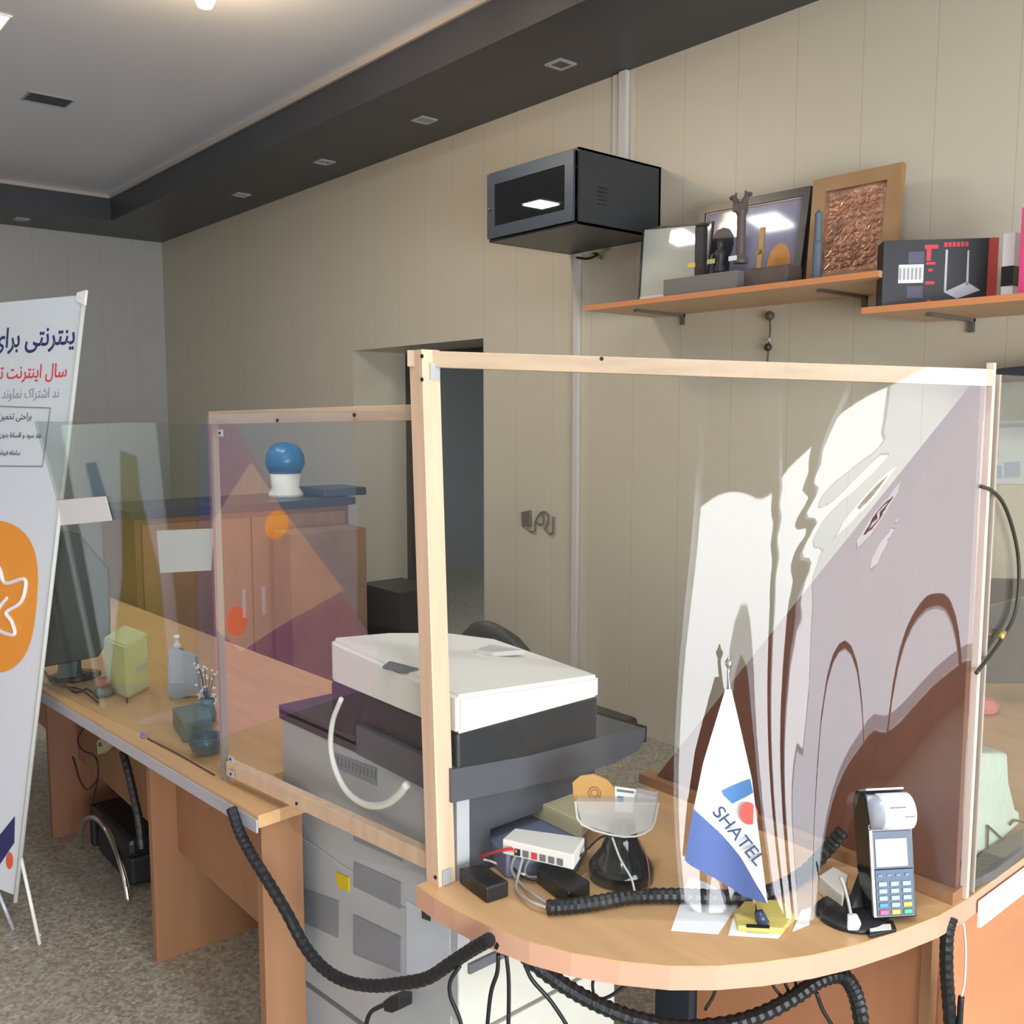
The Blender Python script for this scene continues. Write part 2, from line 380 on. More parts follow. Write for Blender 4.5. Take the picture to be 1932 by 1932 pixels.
# rounded desk in front
C_pts = [(-1.462, 1.0), (-1.40, .998), (-1.34, 1.002), (-1.255, 1.015), (-1.172, 1.037), (-1.10, 1.068), (-1.03, 1.112), (-.965, 1.166), (-.915, 1.225), (-.872, 1.293), (-.83, 1.375), (-.80, 1.455), (-.772, 1.56), (-.752, 1.66), (-.745, 1.75)]
W_pts = C_pts + [(-.745, 3.57), (-1.45, 3.57), (-1.45, 1.76), (-1.50, 1.76), (-1.50, 1.54), (-1.424, 1.54), (-1.424, 1.05), (-1.462, 1.045)]
t = thing('corner_desk', 'beech laminate desk with a large rounded front corner, card terminal and flag on it', 'desk', (-1.1, 1.6, 0))
obj('desktop', poly_top(W_pts, DZ, .003), wood_top, t)
obj('desktop_core', poly_top([(x, y) for x, y in W_pts], DZ-.003, .040), wood_edge, t)
bm = B(); prism(bm, [Vector((-.741, 1.80, .672)), Vector((-.741, 3.5, .672)), Vector((-.735, 3.5, .672)), Vector((-.735, 1.80, .672))], (0, 0, .052))
obj('edge_strip', bm, mat('strip_white', (240, 240, 240), .35), t, label='white metal edge strip')
bm = B(); box(bm, -1.36, -.80, 1.745, 1.765, 0, DZ-.044)
obj('end_panel', bm, mat('beech_end', (184, 126, 90), .45, var=.1, scale=2, stretch=(6, 6, .8)), t)
obj('front_panel', box(B(), -.80, -.782, 1.77, 3.5, 0, .696), mat('beech_front', (208, 142, 100), .45, var=.1, scale=2, stretch=(3, .6, 3)), t)
obj('corner_post', box(B(), -.815, -.795, 1.735, 1.765, 0, .696), wood_panel, t)
obj('leg', box(B(), -1.47, -1.365, 1.72, 1.75, 0, .696), mat('dark_leg_metal', (48, 54, 64), .4), t, label='dark grey metal leg plate')
bm = B(); box(bm, -1.45, -.78, 3.50, 3.52, DZ, .86); obj('back_rail', bm, wood_panel, t)
# screws in the edge
bm = B()
for x, y in ((1003, 1812),): pass

# triangular partition board on its base strip
t = thing('triangular_partition', 'dark brown triangular board standing on the desk behind the clear film', 'partition', (-1.1, 1.74, DZ))
obj('board', prism(B(), [(-1.49, 1.735, .765), (-.757, 1.735, .765), (-.757, 1.735, 1.70), (-.775, 1.735, 1.70)], (0, .016, 0)), brown, t)
obj('base_strip', prism(B(), [(-1.53, 1.715, DZ), (-.752, 1.715, DZ), (-.752, 1.715, .764), (-1.53, 1.715, .764)], (0, .045, 0)), wood_panel, t, label='light beech base strip')

# ================================================================ screens
glass = sheet_mat('clear_acrylic', (.93, .96, .95), .035)
film_l = sheet_mat('clear_film_left', (.93, .94, .93), .05, bump=.00015, bscale=(4, 4, 1.5))
film_b = sheet_mat('clear_film_big', (.96, .96, .94), .030, bump=.0009, bscale=(3.2, 3.2, .8))
glass_r = sheet_mat('clear_acrylic_right', (.94, .95, .93), .045)
def slab(bm, p0, p1, z0a, z1a, z0b, z1b, th, nrm, nu=1, nv=1):
    n = Vector(nrm).normalized()*th/2
    a = [Vector((p0[0], p0[1], z0a)), Vector((p1[0], p1[1], z0b)), Vector((p1[0], p1[1], z1b)), Vector((p0[0], p0[1], z1a))]
    prism(bm, [v-n for v in a], n*2); return bm
t = thing('acrylic_screen', 'frameless clear acrylic screen on the far left desk with two paper notes', 'screen', (-2.8, .9, DZ))
obj('pane', slab(B(), (-4.2, .735), (-2.245, .951), DZ+.001, 1.626, DZ+.001, 1.626, .004, (.11, -.994, 0)), glass, t)
n1 = (.11, -.994, 0); P1 = Vector((-2.24, .951, 0)) + Vector(n1)*.004
pq = lambda L: [atp(x, y, P1, n1) for x, y in L]
o = obj('paper_note', prism(B(), pq([(97, 945), (200, 936), (212, 982), (107, 992)]), Vector(n1)*.001), paper, t, label='upper paper note')
o = obj('paper_note', prism(B(), pq([(296, 1001), (404, 997), (399, 1076), (303, 1081)]), Vector(n1)*.001), mat('thin_paper', (206, 214, 210), .6, alpha=.8), t, label='lower translucent paper note')
bm = B(); c = atp(272, 1388, P1, n1)
for a in range(5):
    an = a*1.25; tube(bm, [c, c+Vector((.012*math.cos(an), -.004, .012*math.sin(an))), c+Vector((.006*math.cos(an+.8), -.008, .006*math.sin(an+.8)))], .0022, 6, 3)
solo('knotted_twine', bm, mat('violet_twine', (128, 118, 190), .6), 'small violet knotted tie at the foot of the acrylic screen', 'tie')
bm = B(); tube(bm, [atz(278, 1393, DZ+.003), atz(340, 1425, DZ+.003), atz(405, 1462, DZ+.003)], .002, 6, 3)
solo('dark_string', bm, mat('dark_brown', (84, 60, 40), .6), 'thin dark cord lying along the desk edge below the acrylic screen', 'cord')

# left framed screen
n2 = Vector((.138, -.99, 0)); d2 = Vector((.99, .138, 0)); A2 = Vector((-2.224, .944, 0)); B2 = Vector((-1.478, 1.047, 0))
t = thing('framed_film_screen', 'lower wooden framed clear film screen standing left of the tall pine post', 'screen', (A2.x, A2.y, DZ))
def bar(bm, a, b, w, h, nn):  # bar from a to b, w thick along nn, h high (downwards in z)
    a = Vector(a); b = Vector(b); nn = Vector(nn)
    return prism(bm, [a-nn*w/2, b-nn*w/2, b-nn*w/2-Vector((0, 0, h)), a-nn*w/2-Vector((0, 0, h))], nn*w, .001)
obj('top_rail', bar(B(), A2+Vector((0, 0, 1.655)), B2+Vector((0, 0, 1.668)), .02, .030, n2), pine_h, t)
obj('bottom_rail', bar(B(), A2+d2*.03+Vector((0, 0, .795)), B2+Vector((0, 0, .790)), .022, .036, n2), pine, t)
obj('upright', prism(B(), [A2+n2*.008+Vector((0, 0, DZ)), A2+d2*.012+n2*.008+Vector((0, 0, DZ)), A2+d2*.012-n2*.008+Vector((0, 0, DZ)), A2-n2*.008+Vector((0, 0, DZ))], (0, 0, .915)), mat('old_pine', (138, 134, 116), .5), t)
bm = B(); NU, NV = 20, 24; g = []
for j in range(NV+1):
    row = []
    for i in range(NU+1):
        u, v = i/NU, j/NV
        p = A2.lerp(B2, u) + n2*.014 + Vector((0, 0, .755-.055*math.sin(u*3)+(.90+.055*math.sin(u*3))*v))
        p += n2*(.0006*math.sin(u*6+v*2)*math.sin(v*PI))
        row.append(bm.verts.new(p))
    g.append(row)
for j in range(NV):
    for i in range(NU): bm.faces.new((g[j][i], g[j][i+1], g[j+1][i+1], g[j+1][i]))
obj('film', bm, film_l, t, True)
def screws(parent, pts, nn, r=.004):
    bm = B(); nn = Vector(nn).normalized(); u = nn.orthogonal().normalized(); v = nn.cross(u)
    for p in pts:
        prism(bm, [Vector(p)+(u*math.cos(k*PI/4)+v*math.sin(k*PI/4))*r for k in range(8)], nn*.002)
    obj('screw', bm, screwm, parent)
for q in ((524, 793), (669, 783), (560, 1516)): screws(t, [atp(*q, A2+n2*.0125, n2)], n2)
for cx, cy in ((416, 817), (436, 1432), (437, 1460)):
    c = atp(cx, cy, A2+n2*.016, n2); obj('corner_bracket', prism(B(), [c+d2*a+Vector((0, 0, b)) for a, b in ((-.011, -.008), (.011, -.008), (.011, .008), (-.011, .008))], n2*.0015), alu, t); screws(t, [c+n2*.002], n2, .003)

# tall screen: post, top rail and film bulging round the desk corner
PB, PT = Vector((-1.446, 1.048, DZ)), Vector((-1.468, 1.035, 1.767))
RT, RB = Vector((-.752, 1.737, 1.728)), Vector((-.752, 1.737, DZ))
n3 = Vector((.705, -.709, 0)); d3 = Vector((.709, .705, 0))
t = thing('tall_film_screen', 'tall pine framed clear film screen wrapping the rounded desk corner', 'screen', (PB.x, PB.y, DZ))
def quadcol(a, b, hu, hv, u, v):
    bm = B(); A = [bm.verts.new(a+u*x*hu+v*y*hv) for x, y in ((-1, -1), (1, -1), (1, 1), (-1, 1))]; Bv = [bm.verts.new(b+u*x*hu+v*y*hv) for x, y in ((-1, -1), (1, -1), (1, 1), (-1, 1))]
    bm.faces.new(A[::-1]); bm.faces.new(Bv)
    for i in range(4): bm.faces.new((A[i], A[(i+1) % 4], Bv[(i+1) % 4], Bv[i]))
    return bm
obj('post', quadcol(PB, PT, .020, .020, Vector((1, 0, 0)), Vector((0, 1, 0))), pine, t)
ra = PT-d3*.03+Vector((0, 0, 0)); 
obj('top_rail', bar(B(), ra, RT+d3*.012, .022, .030, n3), pine_h, t)
for q, nn in (((797, 716), (0, -1, 0)), ((797, 672), (0, -1, 0)), ((822, 1655), (0, -1, 0)), ((820, 702), (1, 0, 0))):
    pos = {0: None}
    P = PB+Vector(nn)*.0205
    k = (PT-PB)*((CAMH-.0-atp(*q, PB, n3).z)/1.0*0)
    base = PB + (PT-PB)*((atp(*q, PB, n3).z-DZ)/(PT.z-DZ)) + Vector(nn)*.0202
    screws(t, [atp(*q, base, nn)], nn)
for q in ((1135, 677), (1450, 697), (1852, 706)): screws(t, [atp(*q, ra+n3*.0115, n3)], n3)
for q in ((820, 699), (843, 1652)):
    base = PB + (PT-PB)*((atp(*q, PB, n3).z-DZ)/(PT.z-DZ)) + Vector((.021, 0, 0))
    c = atp(*q, base, (1, 0, 0)); obj('corner_bracket', box(B(), c.x, c.x+.002, c.y-.011, c.y+.011, c.z-.017, c.z+.013), alu, t)
NU, NV = 90, 80
def filmpt(u, v):
    top = (PT+Vector((.02, -.02, -.003))).lerp(RT+n3*.012, u)
    bot0 = (PB+Vector((.022, -.016, 0))).lerp(RB+n3*.004, u)
    ks = ((0, 0), (.15, .45), (.35, 1), (.70, 1), (.82, .48), (1, 0)); bul = 0
    for (ua, ba), (ub, bb) in zip(ks, ks[1:]):
        if ua <= u <= ub: q = (u-ua)/(ub-ua); q = q*q*(3-2*q); bul = ba+(bb-ba)*q
    p = bot0.lerp(top, v)
    p += n3*(.095*bul*(1-v)**2.0)
    p.z += (.006*(1-v))
    fo = (1-v)**1.3
    p += n3*fo*(.0030*math.sin(u*31+1.0*math.sin(v*4))*math.exp(-((u-.66)/.16)**2) + .0005*math.sin(u*60+v*2)*math.exp(-((u-.40)/.03)**2))
    du, dv = (1-u)*.98, (1-v)*1.0
    r = math.hypot(du, dv)+1e-6; th = math.atan2(du, dv)
    p += n3*(.0012*math.sin(th*60)*math.exp(-((r-.28)/.13)**2)*math.exp(-((th-.62)/.22)**2))
    p += n3*.0016*math.sin(v*PI)*math.sin(u*PI)*math.cos(u*5.0+v*3)
    return p
bm = B(); g = [[bm.verts.new(filmpt(i/NU, j/NV)) for i in range(NU+1)] for j in range(NV+1)]
for j in range(NV):
    for i in range(NU): bm.faces.new((g[j][i], g[j][i+1], g[j+1][i+1], g[j+1][i]))
obj('film', bm, film_b, t, True)
t = thing('clear_side_screen', 'clear sheet screen with slim pale corner edge at the right of the desk', 'screen', (-.75, 2.4, DZ))
obj('pane', box(B(), -.752, -.749, 1.765, 3.3, DZ+.001, 1.72), glass_r, t)
obj('corner_edge', box(B(), -.757, -.745, 1.755, 1.767, DZ+.001, 1.74), mat('pale_edge', (216, 196, 184), .3), t)
obj('corner_edge', box(B(), -.757, -.747, 1.790, 1.796, DZ+.001, 1.72), mat('pale_edge2', (186, 170, 156), .3), t)

# ================================================================ copier
t = thing('copier', 'large office copier with a white lid standing in the gap between the desks', 'copier', (-1.77, 1.3, 0))
cx0, cx1, cy0, cy1 = -2.17, -1.434, 1.078, 1.53
bm = B(); box(bm, cx0, cx1-.02, cy0, cy1, .03, .60, .006); box(bm, cx0, cx1-.11, cy0, 1.462, .60, .895, .004); box(bm, cx1-.11, cx1-.022, cy0, cy0+.03, .60, .895); box(bm, cx1-.11, cx1-.022, cy0, 1.462, .835, .895)
obj('body', bm, offw, t)
obj('stand_base', box(B(), cx0+.03, cx1-.03, cy0+.02, cy1-.02, 0, .03), darkg, t)
bm = B(); prism(bm, [(cx0-.005, cy0-.004, .895), (cx0-.005, 1.465, .895), (cx1-.01, 1.465, .925), (cx1-.01, cy0-.004, .925)], (0, 0, .02)); prism(bm, [(cx0-.005, cy0-.004, .88), (cx1-.01, cy0-.004, .905), (cx1-.01, cy0-.004, .93), (cx0-.005, cy0-.004, .905)], (0, .01, 0)); 
obj('top_cover', bm, darkg, t)
obj('scanner_unit', prism(B(), [(-1.91, cy0-.004, .925), (-1.425, cy0-.004, .925), (-1.425, cy0-.004, 1.035), (-1.91, cy0-.004, 1.035)], (0, .385, 0), .006), mat('scanner_black', (44, 46, 50), .35), t)
lid = B()
ly0, ly1 = 1.072, 1.462
lp = [(-1.925, ly0+.02), (-1.90, ly0), (-1.42, ly0), (-1.42, ly1), (-1.78, ly1), (-1.88, ly1-.08), (-1.925, ly1-.22)]
zt = lambda x, y: 1.112+.022*(-1.42-x)/.5-.030*(y-ly0)/.39
va = [lid.verts.new((x, y, 1.032)) for x, y in lp]; vb = [lid.verts.new((x, y, zt(x, y))) for x, y in lp]
lid.faces.new(va[::-1]); lid.faces.new(vb)
for i in range(len(lp)): lid.faces.new((va[i], va[(i+1) % len(lp)], vb[(i+1) % len(lp)], vb[i]))
bmesh.ops.bevel(lid, geom=lid.edges[:], offset=.008, segments=3, affect='EDGES')
obj('lid', lid, white, t, label='white scanner lid')
bm = B(); prism(bm, [atz(722, 1262, 1.118), atz(735, 1252, 1.118), atz(790, 1266, 1.116), atz(772, 1272, 1.116)], (0, 0, .006)); obj('lid_handle', bm, midg, t)
bm = B(); prism(bm, [atz(895, 1236, 1.10), atz(925, 1224, 1.10), atz(990, 1236, 1.10), atz(930, 1240, 1.10)], (0, 0, .012), .003); obj('feeder_tab', bm, mat('light_grey', (196, 196, 190), .5), t)
# front (faces +x)
fx = cx1
bm = B(); box(bm, fx-.022, fx, cy0+.03, 1.462, .815, .925); box(bm, fx-.022, fx, cy0+.03, cy0+.085, .60, .815)
obj('front_fascia', bm, mat('fascia_dark', (74, 76, 84), .42), t)
obj('front_pillar', box(B(), fx-.022, fx+.002, cy0-.001, cy0+.03, .44, .90), offw, t)
obj('output_slot', box(B(), fx-.108, fx-.10, cy0+.085, 1.46, .605, .834), mat('slot_black', (24, 26, 30), .5), t)
# output wing: tapering tray sticking out to the far side
bm = B(); L = [(852, 1452), (1000, 1426), (1130, 1392), (1219, 1372), (1218, 1392), (1205, 1416), (1160, 1440), (1080, 1465), (985, 1487), (852, 1515)]
prism(bm, [atx(x, y, fx+.012) for x, y in L], (-.35, 0, 0)); obj('output_tray', bm, mat('tray_dark', (84, 86, 92), .4), t, label='dark grey output tray')
bm = B(); tube(bm, [atx(1128, 1345, fx), atx(1218, 1372, fx+.01)], .0035, 6); tube(bm, [atx(1218, 1372, fx+.01), atx(1216, 1400, fx+.01)], .0035, 6); obj('tray_stay', bm, black, t)
obj('control_strip', box(B(), fx-.01, fx+.008, cy0, cy1-.075, .925, 1.03), mat('control_black', (58, 62, 66), .35), t)
for z0, z1 in ((.40, .585), (.215, .39), (.04, .205)):
    dr = obj('paper_drawer', box(B(), fx-.02, fx+.004, cy0+.002, cy1, z0, z1, .003), cream, t)
    obj('drawer_handle', box(B(), fx+.004, fx+.012, 1.10, 1.21, z1-.05, z1-.03), midg, dr)
# near side (faces -y)
def sq(L, m, name='vent', d=.002, label=None):
    return obj(name, prism(B(), [aty(x, y, cy0-.0005) for x, y in L], (0, -d, 0)), m, t, label=label)
ventm = mat('vent_grey', (142, 146, 152), .6)
for L in ([(628, 1418), (712, 1450), (712, 1482), (628, 1446)], [(668, 1540), (760, 1580), (760, 1625), (668, 1585)], [(545, 1665), (640, 1700), (640, 1770), (552, 1730)],
          [(668, 1725), (757, 1768), (757, 1835), (668, 1800)], [(668, 1625), (757, 1665), (757, 1715), (668, 1672)]):
    sq(L, ventm)
bm = B()
for k in range(12):
    x = 630+k*7; s = (x-628)*.38
    prism(bm, [aty(x, 1424+s, cy0-.003), aty(x+2, 1424+s, cy0-.003), aty(x+2, 1440+s, cy0-.003), aty(x, 1440+s, cy0-.003)], (0, -.001, 0))
obj('vent_slats', bm, midg, t)
sq([(636, 1645), (659, 1655), (660, 1682), (639, 1673)], mat('warning_yellow', (226, 200, 30), .5), 'warning_label', .003, 'yellow warning label')
sq([(797, 1695), (814, 1701), (814, 1738), (797, 1732)], darkg, 'connector_panel')
sq([(768, 1700), (850, 1740), (850, 1832), (768, 1838)], mat('pale_panel', (206, 214, 224), .5), 'access_panel', .0015)
sq([(560, 1838), (770, 1990), (770, 1999), (560, 1846)], midg, 'base_seam')
# white cord hanging in an arc
pts = [(644, 1318), (628, 1360), (624, 1410), (634, 1455), (656, 1495), (690, 1518), (725, 1518), (752, 1500), (768, 1480)]
solo('white_cable', tube(B(), [aty(x, y, 1.035) for x, y in pts], lambda s: .0055+.003*s, 10, 6), white, 'thick white cord hanging in an arc down the side of the copier', 'cord', smooth=True)
# mains plug under the desk
P = [aty(735, 1893, 1.03), aty(715, 1900, 1.03), aty(698, 1912, 1.03), aty(690, 1940, 1.03), aty(688, 1990, 1.03)]
t = thing('power_plug', 'black mains plug with cord on the lower copier side', 'plug', P[0])
obj('plug_body', prism(B(), [aty(x, y, 1.02) for x, y in ((722, 1890), (735, 1880), (752, 1882), (752, 1906), (738, 1912), (724, 1908))], (0, .035, 0), .002), black, t)
obj('cord', tube(B(), P, .005, 8), black, t, True)

# ================================================================ cable bundles
def near(x, y, P, n): return atp(x, y, P, n)
Pa = Vector((-2.09, .878, 0)); Pb = Vector((-1.28, .985, 0)); na = Vector((Pb.y-Pa.y, -(Pb.x-Pa.x), 0)).normalized()
L1 = [(436, 1524), (452, 1570), (474, 1612), (505, 1662), (540, 1720), (575, 1785), (612, 1828), (655, 1852), (705, 1860), (752, 1856), (805, 1846), (850, 1818), (890, 1792), (925, 1772)]
solo('cable_bundle', tube(B(), [near(x, y, Pa, na) for x, y in L1], .0125, 10, 8, .06), rubber, 'thick black wrapped cable bundle sagging between the left desk and the corner desk', 'cable', 'black wrapped cable bundles')
Pc = Vector((-1.20, 1.085, 0)); Pd = Vector((-.86, 1.50, 0)); nb = Vector((Pd.y-Pc.y, -(Pd.x-Pc.x), 0)).normalized()
L2 = [(935, 1775), (975, 1790), (1030, 1835), (1085, 1872), (1140, 1900), (1200, 1922), (1280, 1938), (1370, 1932), (1440, 1912), (1500, 1880), (1545, 1850), (1585, 1840), (1608, 1862), (1622, 1910), (1632, 1990)]
solo('cable_bundle', tube(B(), [near(x, y, Pc, nb) for x, y in L2], .014, 10, 8, .09), rubber, 'thick black spiral-wrapped cable bundle slung under the rounded desk corner', 'cable', 'black wrapped cable bundles')
L3 = [(1795, 1730), (1787, 1765), (1786, 1830), (1790, 1890), (1797, 1990)]
solo('cable_bundle', tube(B(), [atx(x, y, -.752) for x, y in L3], .012, 10, 8, .06), rubber, 'black wrapped cable bundle hanging straight down at the right desk joint', 'cable', 'black wrapped cable bundles')
L4 = [(1032, 1712), (1080, 1709), (1130, 1702), (1180, 1693), (1230, 1690), (1290, 1690), (1350, 1692), (1420, 1690), (1470, 1675), (1520, 1645), (1560, 1600), (1585, 1560)]
solo('cable_bundle', tube(B(), [atz(x, y, DZ+.0145) for x, y in L4[:-2]] + [atz(1560, 1603, .78), atz(1590, 1568, .82)], .0135, 10, 8, .08), rubber, 'grey-black spiral-wrapped cable bundle lying across the rounded desktop', 'cable', 'black wrapped cable bundles')
tl = [([(940, 1800), (938, 1835), (925, 1880), (915, 1990)], 'thin black cable hanging left of the pair below the cable knot'), ([(955, 1800), (960, 1860), (958, 1990)], 'thin black cable hanging right of the pair below the cable knot'),
      ([(868, 1822), (850, 1850), (850, 1880), (868, 1925), (880, 1990)], 'thin black cable dropping from the sagging bundle in front of the white drawers'), ([(990, 1820), (1005, 1850), (1040, 1890), (1075, 1945), (1090, 1990)], 'thin black cable slanting down across the lower white drawers'),
      ([(1215, 1845), (1180, 1860), (1150, 1880), (1125, 1885), (1118, 1860), (1122, 1840)], 'thin black cable curling beside the grey gap under the corner desk'),
      ([(1357, 1845), (1345, 1880), (1330, 1905)], 'short thin cable hanging right of the dark leg plate'), ([(1450, 1840), (1462, 1865), (1480, 1885)], 'leftmost of the short cables dropping behind the spiral bundle'),
      ([(1475, 1838), (1484, 1862), (1492, 1878)], 'middle one of the short cables dropping behind the spiral bundle'), ([(1495, 1836), (1500, 1850), (1503, 1870)], 'rightmost of the short cables dropping behind the spiral bundle'),
      ([(1540, 1872), (1552, 1905), (1572, 1940), (1590, 1990)], 'thin cable slanting down from the raised right end of the spiral bundle')]
for L, lb in tl:
    solo('thin_cable', tube(B(), [near(x, y, Pc-nb*.01, nb) for x, y in L], .0032 if 'short' in lb or 'beside' in lb else .004, 6, 5), black, lb, 'cable', 'thin black cables under the corner desk', True)
bm = B(); k = near(945, 1775, Pc, nb)
for a in range(6):
    an = a*1.05; tube(bm, [k+Vector((.0, 0, .012)), k+Vector((.020*math.cos(an), .01, .022*math.sin(an)+.005)), k+Vector((.012*math.cos(an+1), 0, .014*math.sin(an+1)-.01))], .0035, 6, 3)
solo('cable_tie_knot', bm, black, 'knot of black cable ties under the desk edge joining the bundles', 'cable tie')
t = thing('audio_cable', 'thin white cable with a black plug hanging at the right desk joint', 'cable', atx(1822, 1760, -.73))
obj('white_lead', tube(B(), [atx(x, y, -.735) for x, y in ((1818, 1742), (1822, 1790), (1820, 1850), (1814, 1880))], .002, 6), white, t, True)
obj('plug', tube(B(), [atx(x, y, -.735) for x, y in ((1814, 1880), (1812, 1900), (1808, 1990))], lambda s: .006 if s < .95 else .003, 8), black, t, True)
# left desk underside
solo('cable_bundle', tube(B(), [aty(x, y, .965) for x, y in ((232, 1418), (243, 1460), (252, 1500), (262, 1546), (268, 1600))], .013, 8, 6, .05), rubber, 'black wrapped cable bundle hanging beside the power strip under the left desk', 'cable', 'black wrapped cable bundles')
t = thing('power_strip', 'cream three-way power strip fixed under the left desk edge', 'power strip', aty(205, 1400, 1.0))
obj('strip_body', prism(B(), [aty(x, y, 1.0) for x, y in ((182, 1398), (206, 1384), (216, 1396), (184, 1424))], (0, .03, 0), .002), mat('old_cream', (206, 196, 150), .5), t)
for q in ((190, 1404), (202, 1396)):
    c = aty(*q, .998); obj('socket', lathe(B(), (c.x, c.y, c.z-.006), [(.006, 0), (.007, .005), (.006, .01)], 10), black, t)
for L, lb in (([(107, 1345), (118, 1390), (138, 1430), (150, 1470), (165, 1490), (185, 1470)], 'thin dark wire looping low under the far left desk'),
              ([(160, 1370), (147, 1395), (155, 1415), (180, 1428), (185, 1460), (178, 1500), (170, 1540)], 'thin dark wire curling beneath the cream power strip')):
    solo('thin_wire', tube(B(), [aty(x, y, 1.03) for x, y in L], .003, 6, 6), mat('dark_brown_wire', (52, 34, 26), .5), lb, 'cable', 'wires under the left desk', True)

# ================================================================ things on the corner desk
t = thing('network_router', 'small white network box with cables plugged in behind the film', 'router', atz(1030, 1600, DZ))
obj('casing', prism(B(), [atz(x, y, .822) for x, y in ((948, 1583), (972, 1562), (1103, 1580), (1082, 1613))], (0, 0, -.030), .002), white, t)
A_, B_ = atz(948, 1583, .822), atz(1082, 1613, .822); e = (B_-A_); nn = Vector((e.y, -e.x, 0)).normalized()
for k in range(6):
    a = A_+e*(.18+.12*k)+nn*.0005+Vector((0, 0, -.026)); b = a+e*.08
    obj('port', prism(B(), [a, b, b+Vector((0, 0, .013)), a+Vector((0, 0, .013))], nn*.0015), red if k == 2 else black if k == 0 else midg, t)
rz = lambda L: L
tangle = [([(862, 1630), (900, 1618), (950, 1603), (975, 1600)], red, 'red network cable running from the pine post to the white router', .0028),
          ([(860, 1632), (905, 1615), (945, 1606), (985, 1604)], red, 'second red cable just below the first, entering the white router', .002),
          ([(975, 1605), (965, 1640), (985, 1670), (1010, 1690), (1032, 1705)], mat('grey_cable', (170, 168, 165), .5), 'grey network cable running from router to spiral bundle', .003),
          ([(990, 1605), (978, 1650), (975, 1680), (1000, 1700), (1030, 1712)], MATS['grey_cable'], 'lower grey network cable beside the left power adapter', .003),
          ([(1005, 1610), (990, 1640), (1000, 1655), (1040, 1650), (1060, 1640)], MATS['grey_cable'], 'grey network cable curling in front of the white router', .003),
          ([(960, 1612), (975, 1645), (1010, 1660), (1060, 1640), (1100, 1610), (1130, 1582), (1150, 1575)], black, 'black cable running from router towards the card holder stand', .0024),
          ([(870, 1628), (915, 1622), (960, 1640), (990, 1650)], white, 'white cable lying behind the left power adapter', .0024),
          ([(1155, 1580), (1170, 1620), (1190, 1655), (1197, 1680)], MATS['grey_cable'], 'pale cable slanting down over the black stand', .0022),
          ([(1205, 1585), (1218, 1610), (1225, 1650), (1222, 1680)], mat('brown_cable', (96, 60, 46), .5), 'thin brown cable right of the black stand', .0018)]
for L, m, lb, r in tangle:
    zz = .76
    if 'pale cable' in lb or 'brown cable' in lb: pts = [atp(x, y, atz(1170, 1660, .74)+Vector((.05, -.08, 0)), (.6, -.8, 0)) for x, y in L]
    else: pts = [atz(x, y, (.805 if y < 1612 and x > 944 else .775 if y < 1640 and x > 944 else DZ+.008+.012*math.sin(i*1.9+r*900)**2)) for i, (x, y) in enumerate(L)]
    solo('network_cable' if 'black' not in lb else 'thin_cable', tube(B(), pts, r, 6, 6), m, lb, 'cable', 'cables around the router', True)
for L, lb in (([(866, 1637), (910, 1629), (960, 1662), (918, 1675)], 'black power adapter block beside the foot of the pine post'), ([(1012, 1637), (1052, 1624), (1114, 1662), (1072, 1683)], 'black power adapter block in front of the white router')):
    solo('power_adapter', prism(B(), [atz(x, y, .772) for x, y in L], (0, 0, -.031), .003), black, lb, 'power adapter', 'black power adapters on the corner desk')
# card holder on a black stand
c = atz(1172, 1655, DZ)
t = thing('card_holder_stand', 'clear card tray on a flared black pedestal on the desk', 'stand', c)
obj('pedestal', lathe(B(), c, [(.052, 0), (.064, .008), (.064, .026), (.054, .040), (.040, .060), (.031, .085), (.027, .108)], 28), blackg, t, True)
n4 = Vector((.62, -.785, 0)); d4 = Vector((.785, .62, 0))
def tp(x, y, off=0): return atp(x, y, c+n4*off, n4)
obj('tray', prism(B(), [tp(x, y, .03) for x, y in ((1085, 1512), (1240, 1515), (1228, 1566), (1178, 1580), (1098, 1558))], -n4*.06, .003), mat('frosted_acrylic', (206, 204, 202), .35, alpha=.55), t, label='clear frosted plastic tray')
obj('side_pocket', prism(B(), [tp(x, y, .012) for x, y in ((1200, 1496), (1240, 1506), (1240, 1545), (1226, 1570), (1196, 1574))], -n4*.03, .003), MATS['frosted_acrylic'], t)
obj('tray_rim', tube(B(), [tp(x, y, .03) for x, y in ((1085, 1512), (1098, 1556), (1178, 1579), (1228, 1564), (1242, 1515))], .0022, 6, 3), mat('clear_edge', (214, 212, 212), .2, alpha=.8), t)
t = thing('business_card', 'tan wooden card with a round stamp standing in the clear tray', 'card', tp(1120, 1530))
obj('card_panel', prism(B(), [tp(x, y, .006) for x, y in ((1080, 1477), (1095, 1464), (1120, 1461), (1146, 1472), (1159, 1487), (1161, 1530), (1083, 1518))], -n4*.004), mat('tan_card', (196, 150, 84), .5, var=.08, scale=12), t)
bm = B(); cc_ = tp(1122, 1496, .0065)
for r_ in (.012, .007):
    tube(bm, [cc_+(d4*math.cos(k*PI/8)+Vector((0, 0, 1))*math.sin(k*PI/8))*r_ for k in range(17)], .0009, 5, 1)
obj('stamp', bm, mat('stamp_brown', (132, 94, 50), .6), t)
t = thing('business_card', 'white printed card in the clear tray, right of the tan card', 'card', tp(1180, 1530))
obj('card_panel', prism(B(), [tp(x, y, .004) for x, y in ((1160, 1484), (1201, 1490), (1196, 1535), (1160, 1530))], -n4*.003), paper, t)
obj('print_line', prism(B(), [tp(x, y, .0048) for x, y in ((1164, 1489), (1196, 1493), (1196, 1497), (1164, 1493))], n4*.0006), midg, t)
obj('print_logo', prism(B(), [tp(x, y, .0048) for x, y in ((1165, 1502), (1177, 1503), (1176, 1513), (1165, 1511))], n4*.0006), blue, t)
